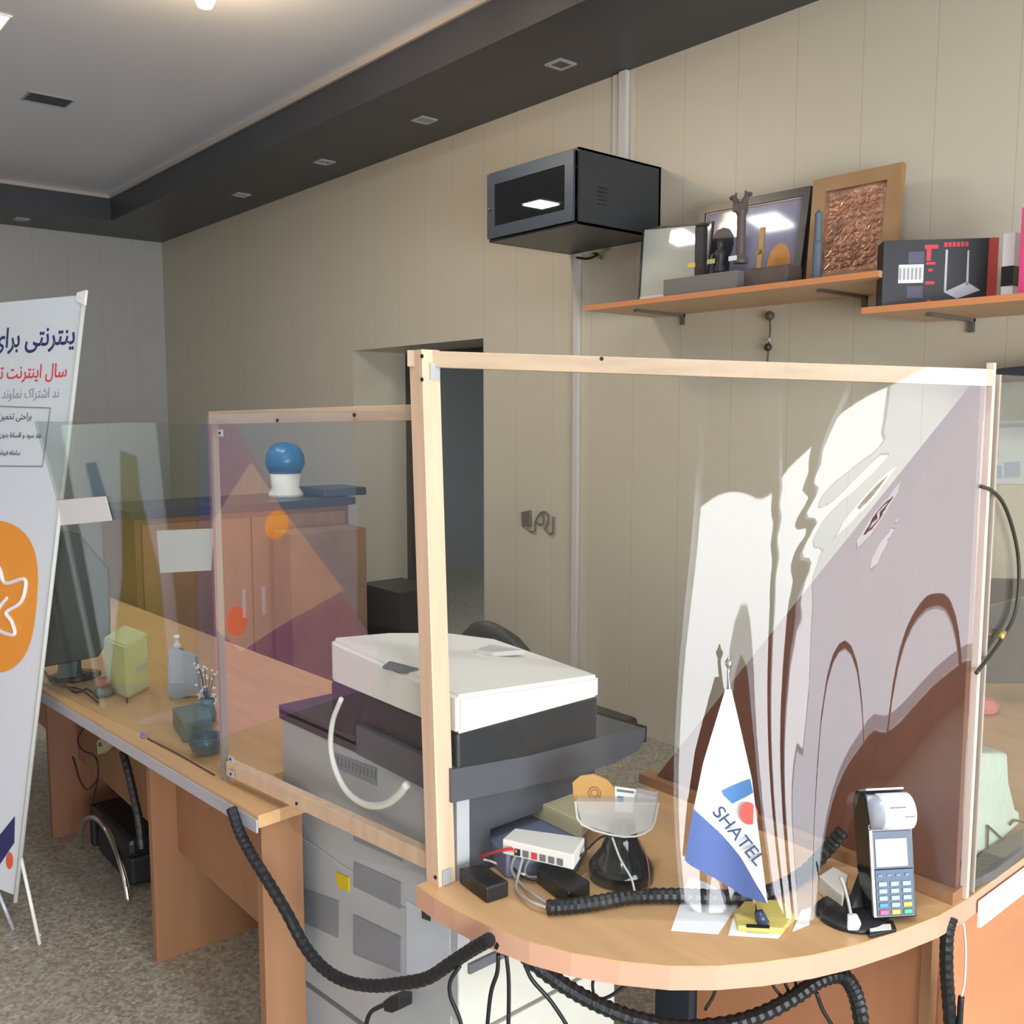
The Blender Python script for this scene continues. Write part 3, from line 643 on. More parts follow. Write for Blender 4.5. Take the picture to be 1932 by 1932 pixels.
solo('blue_folder', prism(B(), [atz(x, y, .79) for x, y in ((893, 1556), (985, 1510), (1108, 1568), (1090, 1600), (955, 1612))], (0, 0, -.048), .002), bluegrey, 'blue-grey folder lying against the copier front under the cream box', 'folder')
solo('cream_box', prism(B(), [atz(x, y, .828) for x, y in ((984, 1499), (1075, 1472), (1145, 1494), (1096, 1550))], (0, 0, -.0375), .002), mat('cream_card', (196, 186, 150), .55), 'flat cream cardboard box on the blue folder under the copier output tray', 'box')

# desk flag
fp = atz(1440, 1745, DZ); nf = Vector((.52, -.854, 0)).normalized()
uf = Vector((.854, .52, 0)); fpl = fp
t = thing('desk_flag', 'white and navy desk pennant with lettering on a small pole', 'flag', fp)
def F_(x, y, o=0):
    p = atp(x, y, fpl+Vector((0, 0, 0)), nf); s = (p-fpl).dot(uf)
    return p + nf*(o + .008*math.sin(s*42+1) + .02)
def fl(L, m, name, o=0, label=None, th=.0008):
    """subdivided cloth polygon: triangulated fan over scanlines"""
    bm = B(); ys = [p[1] for p in L]; y0, y1 = min(ys), max(ys); n = max(2, int((y1-y0)/8)); rows = []
    def xr(y):
        xs = []
        for i in range(len(L)):
            (xa, ya), (xb, yb) = L[i], L[(i+1) % len(L)]
            if ya == yb: continue
            if min(ya, yb) <= y <= max(ya, yb): xs.append(xa+(xb-xa)*(y-ya)/(yb-ya))
        return min(xs), max(xs)
    K = 8
    for j in range(n+1):
        y = min(max(y0+(y1-y0)*j/n, y0+.3), y1-.3); a, b = xr(y)
        rows.append([F_(a+(b-a)*k/K, y, o) for k in range(K+1)])
    for sgn in (0, 1):
        V = [[bm.verts.new(p-nf*(th*sgn)) for p in r] for r in rows]
        for j in range(n):
            for k in range(K): bm.faces.new((V[j][k], V[j][k+1], V[j+1][k+1], V[j+1][k]))
    return obj(name, bm, m, t, True, label)
clothw = mat('flag_white', (240, 242, 248), .7); clothn = mat('flag_navy', (84, 104, 160), .7)
fl([(1370, 1297), (1381, 1297), (1420, 1462), (1450, 1690), (1400, 1612), (1312, 1518), (1330, 1430)], clothw, 'pennant', label='white cloth')
fl([(1312, 1514), (1360, 1565), (1400, 1612), (1448, 1690), (1407, 1684), (1385, 1672), (1296, 1612)], clothn, 'navy_field', .001, 'navy lower field')
fl([(1360, 1488), (1417, 1462), (1423, 1488), (1383, 1511)], mat('flag_blue', (84, 132, 186), .6), 'blue_emblem', .0016)
bm = B(); c = F_(1414, 1526, .0022)
prism(bm, [c+uf*.016*math.cos(k*PI/10)+Vector((0, 0, .0205*math.sin(k*PI/10))) for k in range(20)], nf*.0006); obj('red_dot', bm, mat('flag_red', (236, 92, 84), .6), t)
a, b = F_(1348, 1515, .0028), F_(1436, 1618, .0028)
text('lettering', 'SHATEL', .034, (a+b)/2+uf*.003, (b-a), nf.cross((b-a).normalized()), mat('flag_ink', (64, 80, 110), .6), t)
obj('flag_pole', tube(B(), [F_(1430, 1735, -.012), F_(1405, 1560, -.012), F_(1376, 1300, -.012), F_(1375, 1262, -.012)], .0028, 8, 3), chrome, t, True)
c = F_(1375, 1250, -.012); obj('finial', lathe(B(), c+Vector((0, 0, -.012)), [(.002, 0), (.006, .008), (.0065, .013), (.003, .019), (.001, .028)], 12), chrome, t, True)
obj('pole_foot', tube(B(), [F_(1432, 1712, -.012), atz(1440, 1742, DZ+.012)], lambda s: .008+.004*s, 10, 3), mat('foot_dark', (60, 68, 92), .2), t, True)
obj('base_plate', prism(B(), [atz(x, y, .752) for x, y in ((1385, 1722), (1408, 1695), (1470, 1698), (1500, 1722), (1478, 1752), (1392, 1746))], (0, 0, -.011), .002), mat('gold_base', (214, 196, 110), .3, var=.1, scale=30), t, label='gold-coloured base plate')
obj('name_plate', prism(B(), [atz(x, y, .7535) for x, y in ((1408, 1744), (1452, 1746), (1452, 1752), (1408, 1750))], (0, 0, .001)), black, t)
for L, lb in (([(1300, 1655), (1330, 1665), (1398, 1700), (1355, 1763), (1266, 1756), (1285, 1700)], 'painted white flare under the left side of the flag'),
              ([(1388, 1715), (1480, 1705), (1500, 1735), (1468, 1771), (1374, 1765)], 'painted white flare under the gold flag base'), ([(1512, 1718), (1530, 1712), (1527, 1745), (1495, 1758)], 'small painted white flare between flag and card terminal')):
    solo('flare_patch', prism(B(), [atz(x, y, DZ+.0006) for x, y in L], (0, 0, .0006)), mat('flare_white', (252, 252, 252), .15), lb, 'reflection', 'white flare patches under the flag')  # white window flare on the film, put in as flat sheets

# card payment terminal on its stand
pc = atz(1640, 1742, DZ)
fn = Vector((.83, -.56, 0)).normalized(); fr = Vector((.56, .83, 0)).normalized()   # facing, right
t = thing('card_terminal', 'black and silver card payment terminal with receipt paper on a round stand', 'card terminal', pc)
org = atz(1648, 1735, DZ+.012)   # lower left front corner
lean = Vector((0, 0, 1))*math.cos(.20) - fn*math.sin(.20); lf = fn*math.cos(.20)+Vector((0, 0, 1))*math.sin(.20)
def K(a, b, c=0): return org + fr*a + lean*b + lf*c
Wd = .082; Hh = .215
obj('body', prism(B(), [K(0, .0, 0), K(0, .16, 0), K(0, .165, -.0), K(0, .215, -.01), K(0, .217, -.045), K(0, .19, -.060), K(0, .08, -.052), K(0, 0, -.04)], fr*Wd, .003), blackg, t)
obj('keypad_panel', prism(B(), [K(.006, .006), K(Wd-.003, .006), K(Wd-.003, .086), K(.006, .086)], lf*.003, .001), mat('keypad_navy', (44, 62, 84), .35), t)
obj('side_trim', prism(B(), [K(0, .005, -.006), K(0, .155, -.006), K(0, .155, .003), K(0, .005, .003)], fr*.005), mat('champagne', (176, 168, 148), .3, metal=.5), t)
obj('display', prism(B(), [K(.009, .090), K(Wd-.012, .090), K(Wd-.012, .140), K(.009, .140)], lf*.0035, .001), mat('lcd', (150, 156, 160), .15), t)
obj('display_bezel', prism(B(), [K(.004, .087), K(Wd-.003, .087), K(Wd-.003, .152), K(.004, .152)], lf*.002), MATS['keypad_navy'], t)
mat('silver', (180, 184, 196), .3, metal=.4)
keyc = {'g': mat('key_grey', (150, 168, 186), .4), 'b': mat('key_blue', (60, 130, 196), .4), 'y': mat('key_yellow', (242, 184, 60), .4), 'r': mat('key_red', (226, 80, 130), .4), 'n': mat('key_green', (50, 160, 110), .4)}
rows = [('g', 'g', 'g'), ('g', 'g', 'g'), ('g', 'g', 'g'), ('b', 'g', 'y'), ('r', 'y', 'n')]
for j, rw in enumerate(rows):
    for i, k in enumerate(rw):
        a, b = .011+i*.0225, .057-j*.0122
        obj('key', prism(B(), [K(a, b, .003), K(a+.016, b, .003), K(a+.016, b+.008, .003), K(a, b+.008, .003)], lf*.002, .001), keyc[k], t)
for i in range(4):
    a = .011+i*.017; obj('key', prism(B(), [K(a, .074, .003), K(a+.008, .074, .003), K(a+.008, .078, .003), K(a, .078, .003)], lf*.0015), keyc['b'], t)
bm = B(); seg = 20; cA = K(.0, .182, .0)
def drum(a0, a1, r, m, name, lb=None):
    bm = B(); R = [[bm.verts.new(K(a, .184, -.012)+(lean*math.cos(2*PI*k/seg)+lf*math.sin(2*PI*k/seg))*r) for k in range(seg)] for a in (a0, a1)]
    bm.faces.new(R[0][::-1]); bm.faces.new(R[1])
    for k in range(seg): bm.faces.new((R[0][k], R[0][(k+1) % seg], R[1][(k+1) % seg], R[1][k]))
    return obj(name, bm, m, t, True, lb)
drum(.004, Wd-.003, .031, MATS['silver'], 'printer_housing')
dp = drum(.024, Wd+.001, .0325, paper, 'receipt_roll', 'white receipt paper')
def ring(a, b0, b1, ang, m):
    r = .0330; c0 = K(a, .184, -.012)
    p = [c0+fr*b+(lean*math.cos(g)+lf*math.sin(g))*r for b, g in ((0, ang), (b1, ang), (b1, ang+.06), (0, ang+.06))]
    return prism(B(), p, lf*.0006)
obj('receipt_print', ring(.034, 0, .030, 1.15, None), midg, dp); obj('receipt_print', ring(.060, 0, .018, 1.65, None), midg, dp)
obj('top_cover', prism(B(), [K(.006, .214, -.045), K(Wd-.004, .214, -.045), K(Wd-.004, .222, -.012), K(.006, .222, -.012)], lean*.004, .001), mat('pale_silver', (206, 210, 216), .25, metal=.3), t)
cb = atz(1606, 1728, DZ)
obj('stand_base', lathe(B(), cb, [(.062, 0), (.065, .004), (.06, .010), (.03, .014)], 32), black, t, True)
obj('stand_arm', prism(B(), [cb+Vector((0, 0, .01))+fr*.0, cb+fr*.03+Vector((0, 0, .01)), K(.06, .08, -.05), K(.02, .08, -.05)], -fn*.02), black, t)
obj('stand_foot', prism(B(), [atz(x, y, DZ+.008) for x, y in ((1632, 1742), (1685, 1735), (1692, 1752), (1640, 1764))], (0, 0, -.0075), .002), black, t)
obj('foot_label', prism(B(), [atz(x, y, DZ+.0085) for x, y in ((1640, 1746), (1680, 1744), (1682, 1754), (1642, 1758))], (0, 0, .001)), white, t)
c = atz(1608, 1745, DZ+.012); obj('connector', prism(B(), [atp(x, y, c, n4) for x, y in ((1598, 1722), (1616, 1722), (1624, 1738), (1618, 1750), (1597, 1750))], n4*.012, .003), mat('white_gloss', (236, 236, 240), .25), t, label='white round connector')
obj('connector_lead', tube(B(), [atp(x, y, c+n4*.006, n4) for x, y in ((1605, 1724), (1600, 1700), (1592, 1670), (1585, 1655))], .0028, 6), MATS['grey_cable'], t, True)
solo('white_notepad', prism(B(), [atz(x, y, .775) for x, y in ((1545, 1652), (1572, 1635), (1600, 1650), (1590, 1690))], (0, 0, -.034), .002), white, 'small white box on the desk just behind the card terminal', 'box')

# clear bag wads etc behind the side screen
bm = B(); pts = [(1826, 1430), (1850, 1420), (1903, 1421), (1899, 1480), (1912, 1535), (1925, 1530), (1925, 1556), (1900, 1565), (1898, 1588), (1866, 1598), (1850, 1615), (1822, 1632)]
Pg = atx(1850, 1620, -.80)
prism(bm, [atx(x, y, -.80) for x, y in pts], (-.09, .02, 0), .008)
for f in list(bm.faces): pass
solo('crumpled_bag', bm, mat('mint_paper', (206, 220, 206), .6, bump=.8, bscale=25, var=.06, scale=14), 'crumpled pale mint paper bag standing behind the right clear screen', 'bag')
bm = B(); tube(bm, [atx(x, y, -.795) for x, y in ((1863, 1600), (1864, 1565), (1866, 1560), (1893, 1585))], .0025, 6, 3); tube(bm, [atx(x, y, -.795) for x, y in ((1905, 1556), (1915, 1548), (1932, 1552), (1950, 1560))], .0025, 6, 3)
solo('black_wire', bm, black, 'thin black wire bent in front of the mint paper bag', 'cable')
solo('dark_pouch', prism(B(), [atz(x, y, DZ+.02) for x, y in ((1824, 1640), (1850, 1610), (1932, 1560), (1932, 1600), (1880, 1640), (1824, 1668))], (0, 0, -.0195), .004), mat('grey_cloth', (104, 100, 98), .6), 'flat grey pouch on the desk in front of the mint bag', 'pouch')
bm = B(); tube(bm, [atx(x, y, -.742) for x, y in ((1852, 918), (1872, 926), (1893, 950), (1910, 995), (1921, 1050), (1922, 1110), (1914, 1160), (1897, 1195), (1872, 1232), (1842, 1270))], .0035, 8, 8)
t = thing('black_cable_loop', 'thin black cable bowed out in a curve beside the clear side screen', 'cable', atx(1921, 1050, -.742))
obj('cable', bm, mat('cable_olive', (48, 46, 36), .45), t, True)
obj('connector', tube(B(), [atx(1894, 1192, -.741), atx(1888, 1204, -.741)], .0055, 8), gold, t, True, 'brass-coloured connector')
# laptop-like black devices at the far end of the wing
bx = aty(1870, 1195, 3.3)
solo('black_monitor', prism(B(), [aty(x, y, 3.4) for x, y in ((1856, 1092), (1990, 1094), (1990, 1190), (1856, 1180))], (0, .03, 0), .003), black, 'black flat monitor back at the far end of the right desk', 'monitor')
solo('grey_printer', prism(B(), [aty(x, y, 3.05) for x, y in ((1844, 1148), (1990, 1116), (1990, 1290), (1840, 1290))], (0, .2, 0), .004), darkg, 'dark grey boxy device in front of the black monitor on the right desk', 'printer')
solo('pink_cloth', lathe(B(), atz(1850, 1345, DZ), [(.02, 0), (.045, .01), (.05, .03), (.03, .045), (.005, .05)], 14), mat('pink', (226, 120, 126), .7), 'small pink object on the right desk behind the clear screen', 'cloth')

# ================================================================ wall items
t = thing('wall_rack_cabinet', 'black wall-mounted network rack cabinet with a glass door', 'cabinet', (-3.44, 3.6, 2.495))
rx0, rx1, ry0, rz0, rz1 = -3.757, -3.125, 3.05, 2.495, 2.826
bm = B()
for a in ((rx0, rx1, ry0, DW-.001, rz0, rz0+.01), (rx0, rx1, ry0, DW-.001, rz1-.01, rz1), (rx0, rx0+.01, ry0, DW-.001, rz0, rz1), (rx1-.01, rx1, ry0, DW-.001, rz0, rz1), (rx0, rx1, DW-.015, DW-.001, rz0, rz1)): box(bm, *a)
obj('housing', bm, rackm, t)
dr = obj('door', frame(B(), Vector((rx0+.012, ry0-.012, rz0+.012)), Vector((1, 0, 0)), Vector((0, 0, 1)), Vector((0, -1, 0)), rx1-rx0-.024, rz1-rz0-.024, .055, .012), rackd, t)
obj('door_glass', box(B(), rx0+.06, rx1-.06, ry0-.018, ry0-.014, rz0+.06, rz1-.06), sheet_mat('smoked_glass', (.12, .12, .12), .10), dr)
obj('door_lock', lathe(B(), (rx0+.035, ry0-.030, (rz0+rz1)/2-.02), [(.004, 0), (.007, .004), (.007, .010), (.004, .014)], 10), chrome, dr)
bm = B()
for k in range(5):
    z = rz0+.10+k*.018; box(bm, rx1-.0005, rx1+.0015, 3.17, 3.23, z, z+.006)
obj('side_vent', bm, black, t)
bm = B(); box(bm, rx0+.05, rx1-.05, 3.10, 3.4, rz0+.09, rz0+.13); obj('rack_shelf', bm, mat('shelf_olive', (70, 66, 48), .5), t)
bm = B(); box(bm, rx0+.05, rx1-.05, 3.12, 3.125, rz1-.06, rz1-.055); obj('rack_rail', bm, alu, t)
solo('cable_trunking', box(B(), -3.705, -3.665, DW-.022, DW-.001, .05, rz0-.01, .002), mat('trunking', (214, 208, 204), .45), 'pale cable trunking running down the wall below the rack cabinet', 'cable trunking')
bm = B(); box(bm, -3.385, -3.335, DW-.028, DW-.001, rz1+.005, SOFF-.002, .002); box(bm, -3.44, -3.39, DW-.012, DW-.001, rz1+.005, SOFF-.002, .001)
solo('cable_trunking', bm, MATS['trunking'], 'pale cable trunking running up the wall above the rack cabinet', 'cable trunking')
for L, m, lb in (([(1088, 486), (1110, 488), (1128, 480), (1120, 478)], black, 'black cable end poking out under the rack cabinet'), ([(1130, 482), (1136, 488), (1142, 474), (1150, 470)], mat('olive_cable', (140, 134, 80), .5), 'olive cable end poking out under the rack cabinet')):
    solo('cable_end', tube(B(), [aty(x, y, 3.57) for x, y in L], .006, 8), m, lb, 'cable', None, True)
# shelves
shm = mat('shelf_wood', (206, 170, 130), .45, var=.05, scale=4); she = mat('shelf_edge_orange', (214, 140, 90), .4)
def shelf(x0, x1, z, lb, br):
    t = thing('wall_shelf', lb, 'shelf', ((x0+x1)/2, DW, z))
    obj('board', prism(B(), [(x0, DW-.001, z), (x0+.06, 3.135, z), (x1, 3.135, z), (x1, DW-.001, z)] if False else [(x0, DW-.001, z), (x0, 3.135, z), (x1, 3.135, z), (x1, DW-.001, z)], (0, 0, .022)), shm, t)
    obj('edge_band', box(B(), x0, x1, 3.132, 3.1345, z, z+.022), she, t, label='orange wood edge band')
    for x in br:
        bm = B(); box(bm, x, x+.02, 3.26, DW-.001, z-.012, z-.0005); box(bm, x, x+.02, DW-.014, DW-.001, z-.05, z-.0005); obj('bracket', bm, mat('bracket_grey', (120, 116, 108), .4, metal=.4), t)
    return t
shelf(-3.17, -1.73, 2.12, 'long wooden wall shelf holding trophies and picture frames', (-2.98, -2.05))
shelf(-1.79, -.55, 1.998, 'wooden wall shelf at the right holding the router box', (-1.62, -.8))
S1, S2 = 2.142, 2.020
def leaning(name, lb, cat, pts, Yb, depth, fm, ft, inner, lean=.12, glassy=False):
    """frame standing on the shelf; pts = outer px corners TL,TR,BR,BL read on a leaning plane"""
    nn = Vector((0, -1, lean)).normalized(); P0 = Vector((0, Yb, S1))
    q = [atp(x, y, P0, nn) for x, y in pts]
    t = thing(name, lb, cat, (q[3]+q[2])/2)
    for a_, b_ in ((0, 3), (1, 2)):
        d_ = (q[b_]-q[a_]); q[b_] = q[b_] + d_*((S1+.0008-q[b_].z)/d_.z)
    c = sum(q, Vector())/4
    inn = [p+(c-p).normalized()*0 for p in q]
    u = (q[1]-q[0]).normalized(); v = (q[0]-q[3]).normalized()
    inn = [q[0]+u*ft-v*ft, q[1]-u*ft-v*ft, q[2]-u*ft+v*ft, q[3]+u*ft+v*ft]
    for i in range(4):
        j = (i+1) % 4
        pass
    bm = B()
    for i in range(4):
        j = (i+1) % 4; prism(bm, [q[i], q[j], inn[j], inn[i]], -nn*depth)
    obj('frame_moulding', bm, fm, t)
    def at(a, b, o=.0): return (inn[3].lerp(inn[2], a)).lerp(inn[0].lerp(inn[1], a), b) + nn*o - nn*depth*.5
    obj('backing', prism(B(), [at(0, 0, -.004), at(1, 0, -.004), at(1, 1, -.004), at(0, 1, -.004)], nn*.003), inner, t)
    return t, at, nn, u, v
silver_glass = mat('mirror_glass', (206, 210, 198), .04, spec=1.0)
t, at, nn, u, v = leaning('certificate_frame', 'slim frame with pale reflective glass at the left end of the shelf', 'picture frame', ((1212, 430), (1345, 417), (1330, 548), (1203, 562)), 3.30, .012, MATS['old_pine'] if 0 else mat('slim_black', (44, 42, 44), .4), .008, silver_glass)
obj('paper_strip', prism(B(), [at(0, 0, .001), at(.40, 0, .001), at(.40, .09, .001), at(0, .09, .001)], nn*.001), paper, t)
picm = mat('print_sky', (150, 146, 172), .06, var=.15, scale=5)
t, at, nn, u, v = leaning('picture_frame', 'black framed photograph of a golden dome and minaret on the shelf', 'picture frame', ((1319, 390), (1530, 350), (1508, 523), (1310, 540)), 3.42, .025, mat('frame_black', (46, 40, 44), .3), .035, picm)
bm = B(); P0 = at(0, 0, .002)
def rectf(bm, a0, b0, a1, b1, o, w):
    prism(bm, [at(a0, b0, o), at(a1, b0, o), at(a1, b1, o), at(a0, b1, o)], nn*w); return bm
bm = B()
for a0, b0, a1, b1 in ((0, 0, 1, .015), (0, .985, 1, 1), (0, 0, .01, 1), (.99, 0, 1, 1)): rectf(bm, a0, b0, a1, b1, .002, .002)
obj('inner_trim', bm, mat('pale_gold', (214, 196, 160), .3), t)
obj('minaret', rectf(rectf(B(), .60, .05, .65, .72, .001, .001), .585, .40, .665, .46, .001, .001), mat('minaret_gold', (204, 150, 52), .4), t)
bm = B(); prism(bm, [at(.83+.13*math.cos(k*PI/12), .10+.40*math.sin(k*PI/12)**.8, .001) for k in range(13)], nn*.001); obj('dome', bm, mat('dome_gold', (210, 140, 50), .4), t)
bm = B(); prism(bm, [at(.20+.13*math.cos(k*PI/6), .58+.22*math.sin(k*PI/6), .001) for k in range(12)], nn*.001); rectf(bm, .12, .15, .30, .45, .001, .001); obj('dark_figure', bm, mat('dark_print', (58, 56, 62), .4), t)
carv = mat('carved_copper', (186, 142, 120), .35, metal=.35, bump=1.0, bscale=45, var=.35, scale=22)
t, at, nn, u, v = leaning('carved_frame', 'tall wide-framed copper relief panel leaning on the shelf', 'picture frame', ((1535, 340), (1703, 305), (1684, 515), (1520, 528)), 3.40, .03, mat('frame_oak', (168, 130, 88), .4, var=.1, scale=6), .055, carv)
bm = B()
random.seed(3)
for j in range(11):
    for i in range(7):
        a, b = .12+i*.122+random.uniform(-.02, .02), .09+j*.08+random.uniform(-.012, .012)
        ph, w_, h_ = random.uniform(0, 6), random.uniform(.03, .06), random.uniform(.018, .035)
        pts = [at(a+w_*math.cos(ph+k*.9), b+h_*math.sin(ph*1.3+k*1.1), .004) for k in range(6)]
        tube(bm, pts, .0024, 5, 3)
obj('relief_script', bm, mat('relief_copper', (206, 150, 112), .25, metal=.7), t)
# slim blue-grey thing between the frames
bm = B(); c = atp(1541, 520, (0, 3.28, 0), (0, -1, 0)); c.z = S1
solo('blue_grey_tube', lathe(bm, c, [(.018, 0), (.018, .15), (.014, .16), (.014, .26), (.004, .275)], 14), mat('blue_grey', (96, 112, 124), .35), 'slim blue-grey tube standing between the dome picture and the copper relief', 'tube')
# trophies
stone = mat('trophy_stone', (96, 84, 78), .5, var=.1, scale=30); stoned = mat('trophy_dark', (52, 48, 48), .45)
def Yp(x, y, Y): return aty(x, y, Y)
t = thing('column_trophy', 'stone-coloured trophy with an animal-head column on a long base', 'trophy', (-2.6, 3.2, S1))
b0 = Yp(1257, 540, 3.19); b1 = Yp(1395, 530, 3.19)
obj('base', box(B(), b0.x, b1.x, 3.17, 3.26, S1, S1+.075, .003), mat('base_grey', (120, 118, 112), .4), t)
obj('base_block', box(B(), b1.x, b1.x+.20, 3.22, 3.32, S1, S1+.08, .003), stone, t)
def col(px, ybase, ytop, w, Y, m, nm='column'):
    a = Yp(px, ybase, Y); b = Yp(px, ytop, Y); bm = B()
    lathe(bm, a, [(w*1.5, 0), (w*1.5, .012), (w*1.15, .025), (w, .035), (w*.9, (b.z-a.z)*.9), (w*1.2, (b.z-a.z)*.97), (w*1.2, b.z-a.z)], 12)
    return obj(nm, bm, m, t), b
o, tp_ = col(1397, 497, 398, .019, 3.22, stone)
bm = B(); c = tp_
box(bm, c.x-.030, c.x+.030, c.y-.014, c.y+.014, c.z-.002, c.z+.030, .004)
for s in (-1, 1):
    tube(bm, [c+Vector((s*.012, 0, .022)), c+Vector((s*.024, 0, .042)), c+Vector((s*.034, 0, .058)), c+Vector((s*.050, 0, .056))], lambda q: .014-.006*q, 8, 3)
    tube(bm, [c+Vector((s*.026, 0, .056)), c+Vector((s*.022, 0, .074))], .005, 6, 2)
obj('double_animal_head', bm, stone, t)
LB = [(1305, 500, 'yellow'), (1342, 493, 'green'), (1383, 487, 'white')]
for px, py, cc2 in LB:
    c = Yp(px, py, 3.165); obj('plaque', box(B(), c.x-.018, c.x+.018, 3.160, 3.165, c.z-.010, c.z+.008), {'yellow': mat('plaque_yellow', (236, 200, 90), .3), 'green': mat('plaque_green', (176, 190, 110), .3), 'white': paper}[cc2], t, label=cc2+' plaque')
tb = thing('dark_statuette', 'dark square column statuette left on the trophy base', 'statuette', Yp(1322, 500, 3.21)); t_old = t; t = tb
c = Yp(1322, 503, 3.21); d = Yp(1322, 428, 3.21)
obj('shaft', box(B(), c.x-.022, c.x+.022, 3.195, 3.225, S1+.076, d.z, .003), stoned, t); obj('capital', box(B(), c.x-.018, c.x+.028, 3.19, 3.23, d.z, d.z+.010, .002), stoned, t)
tb = thing('seated_statuette', 'small dark seated figure between the two trophy columns', 'statuette', Yp(1358, 500, 3.21)); t = tb
c = Yp(1358, 500, 3.21); zb = S1+.076
obj('figure', lathe(B(), Vector((c.x, 3.21, zb)), [(.024, 0), (.024, .02), (.014, .04), (.022, .065), (.024, .085), (.010, .098), (.015, .112), (.014, .128), (.003, .138)], 12), stoned, t, True)
obj('arm', tube(B(), [Vector((c.x-.015, 3.205, zb+.085)), Vector((c.x-.035, 3.20, zb+.07)), Vector((c.x-.03, 3.2, zb+.045))], .005, 6), stone, t, True)

# right shelf: router carton etc
t = thing('router_carton', 'black and red router carton with a white router pictured on it', 'box', (-1.6, 3.3, S2))
A0 = aty(1663, 573, 3.155); _zt = aty(1663, 455, 3.155).z
cL, cR = Vector((A0.x, A0.y, S2)), atz(1885, 448, _zt); cR.z = S2
h = _zt-S2
u = (cR-cL); u.z = 0; u.normalize(); wdt = (cR-cL).length; nr = Vector((u.y, -u.x, 0))
obj('carton', prism(B(), [cL, cR, cR-nr*.10, cL-nr*.10], (0, 0, h), .001), mat('carton_black', (38, 36, 40), .45, var=.12, scale=10), t)
def cq(a, b, o=.0008): return cL+u*a*wdt+Vector((0, 0, b*h))+nr*o
def cr(a0, b0, a1, b1, m, name, o=.0008, lb=None): return obj(name, prism(B(), [cq(a0, b0, o), cq(a1, b0, o), cq(a1, b1, o), cq(a0, b1, o)], nr*.0006), m, t, label=lb)
cr(.915, .0, 1.0, 1.0, mat('carton_red', (186, 66, 58), .5), 'red_panel')
cr(.14, .35, .36, .63, paper, 'barcode_label', lb='white sticker')
bm = B(); random.seed(5)
for k in range(6):
    a = .145+k*.035; prism(bm, [cq(a, .40, .0016), cq(a+.02, .40, .0016), cq(a+.02, .58, .0016), cq(a, .58, .0016)], nr*.0003)
obj('sticker_print', bm, mat('print_grey', (170, 170, 165), .6), t)
cr(.22, .64, .36, .82, mat('dim_photo', (88, 84, 104), .5), 'side_photo'); cr(.22, .12, .36, .30, MATS['dim_photo'], 'side_photo')
for a0, b0, a1, b1 in ((.36, .86, .48, .92), (.38, .68, .42, .86), (.40, .52, .44, .56), (.38, .62, .46, .66), (.38, .32, .46, .37), (.40, .05, .44, .09)):
    cr(a0, b0, a1, b1, red, 'red_mark')
bm = B()
for k in range(6):
    a = .53+k*.036; prism(bm, [cq(a, .88), cq(a+.028, .88), cq(a+.030, .95), cq(a+.002, .95)], nr*.0006)
obj('brand_print', bm, MATS['carton_red'] if 0 else red, t)
rp = obj('router_picture', prism(B(), [cq(.545, .20), cq(.66, .10), cq(.86, .22), cq(.74, .35)], nr*.0006), mat('router_white', (200, 200, 214), .5), t)
obj('antenna_picture', prism(B(), [cq(.545, .20), cq(.565, .20), cq(.565, .84), cq(.545, .84)], nr*.0006), MATS['router_white'], rp)
obj('antenna_picture', prism(B(), [cq(.735, .30), cq(.755, .30), cq(.748, .82), cq(.735, .82)], nr*.0006), MATS['router_white'], rp)
t = thing('small_white_box', 'small white box with a black band beside the router carton', 'box', atz(1900, 552, S2))
a, b = aty(1888, 552, 3.26), aty(1910, 549, 3.26)
hz = aty(1900, 440, 3.26).z-S2
obj('carton', box(B(), a.x, b.x, 3.26, 3.32, S2, S2+hz), paper, t); obj('black_band', box(B(), a.x-.001, b.x+.001, 3.258, 3.3205, S2+hz*.20, S2+hz*.5), black, t)
c = aty(1920, 548, 3.2); zt = aty(1925, 392, 3.2).z
solo('pink_box', box(B(), c.x+.0, c.x+.16, 3.2, 3.26, S2, zt, .002), mat('pink_card', (226, 72, 128), .5), 'bright pink box at the right end of the wall shelf', 'box')
# hanging beads
t = thing('hanging_ornament', 'dark hanging bead ornament on the wall below the long shelf', 'ornament', (-2.496, 3.58, 2.1))
P_ = [aty(x, y, 3.575) for x, y in ((1452, 590), (1453, 625), (1451, 640), (1450, 656), (1447, 700))]
obj('cord', tube(B(), P_, .004, 6), mat('bead_grey', (96, 86, 76), .5), t, True)
for (x, y, r, m) in ((1452, 596, .020, MATS['bead_grey']), (1451, 641, .010, mat('bead_pale', (190, 180, 160), .4)), (1449, 655, .017, mat('bead_dark', (62, 54, 54), .4))):
    c = aty(x, y, 3.57); obj('bead', lathe(B(), c+Vector((0, 0, -r)), [(r*.3, 0), (r*.85, r*.4), (r, r), (r*.85, r*1.6), (r*.3, r*2)], 12), m, t, True)
c = aty(1446, 702, 3.57); obj('pendant', box(B(), c.x-.035, c.x+.035, 3.56, 3.58, c.z-.008, c.z+.02, .004), MATS['bead_dark'], t)
# key hooks
t = thing('wall_key_hook', 'small grey metal hooks with keys fixed to the cream wall', 'key hook', (-4.0, DW, 1.03))
grm = mat('hook_grey', (120, 112, 100), .4, metal=.3)
obj('hook_plate', prism(B(), [aty(x, y, DW-.001) for x, y in ((986, 966), (1003, 962), (1004, 992), (988, 994))], (0, -.015, 0), .004), grm, t)
bm = B()
for L in ([(990, 990), (1000, 1002), (1009, 1001), (1010, 985), (1020, 968), (1032, 968), (1034, 985), (1028, 1000)], [(1010, 984), (1022, 990), (1026, 980), (1022, 970)], [(1028, 998), (1036, 1006), (1043, 1004), (1044, 975)]):
    tube(bm, [aty(x, y, DW-.012) for x, y in L], .0055, 6, 4)
obj('hook', bm, grm, t)
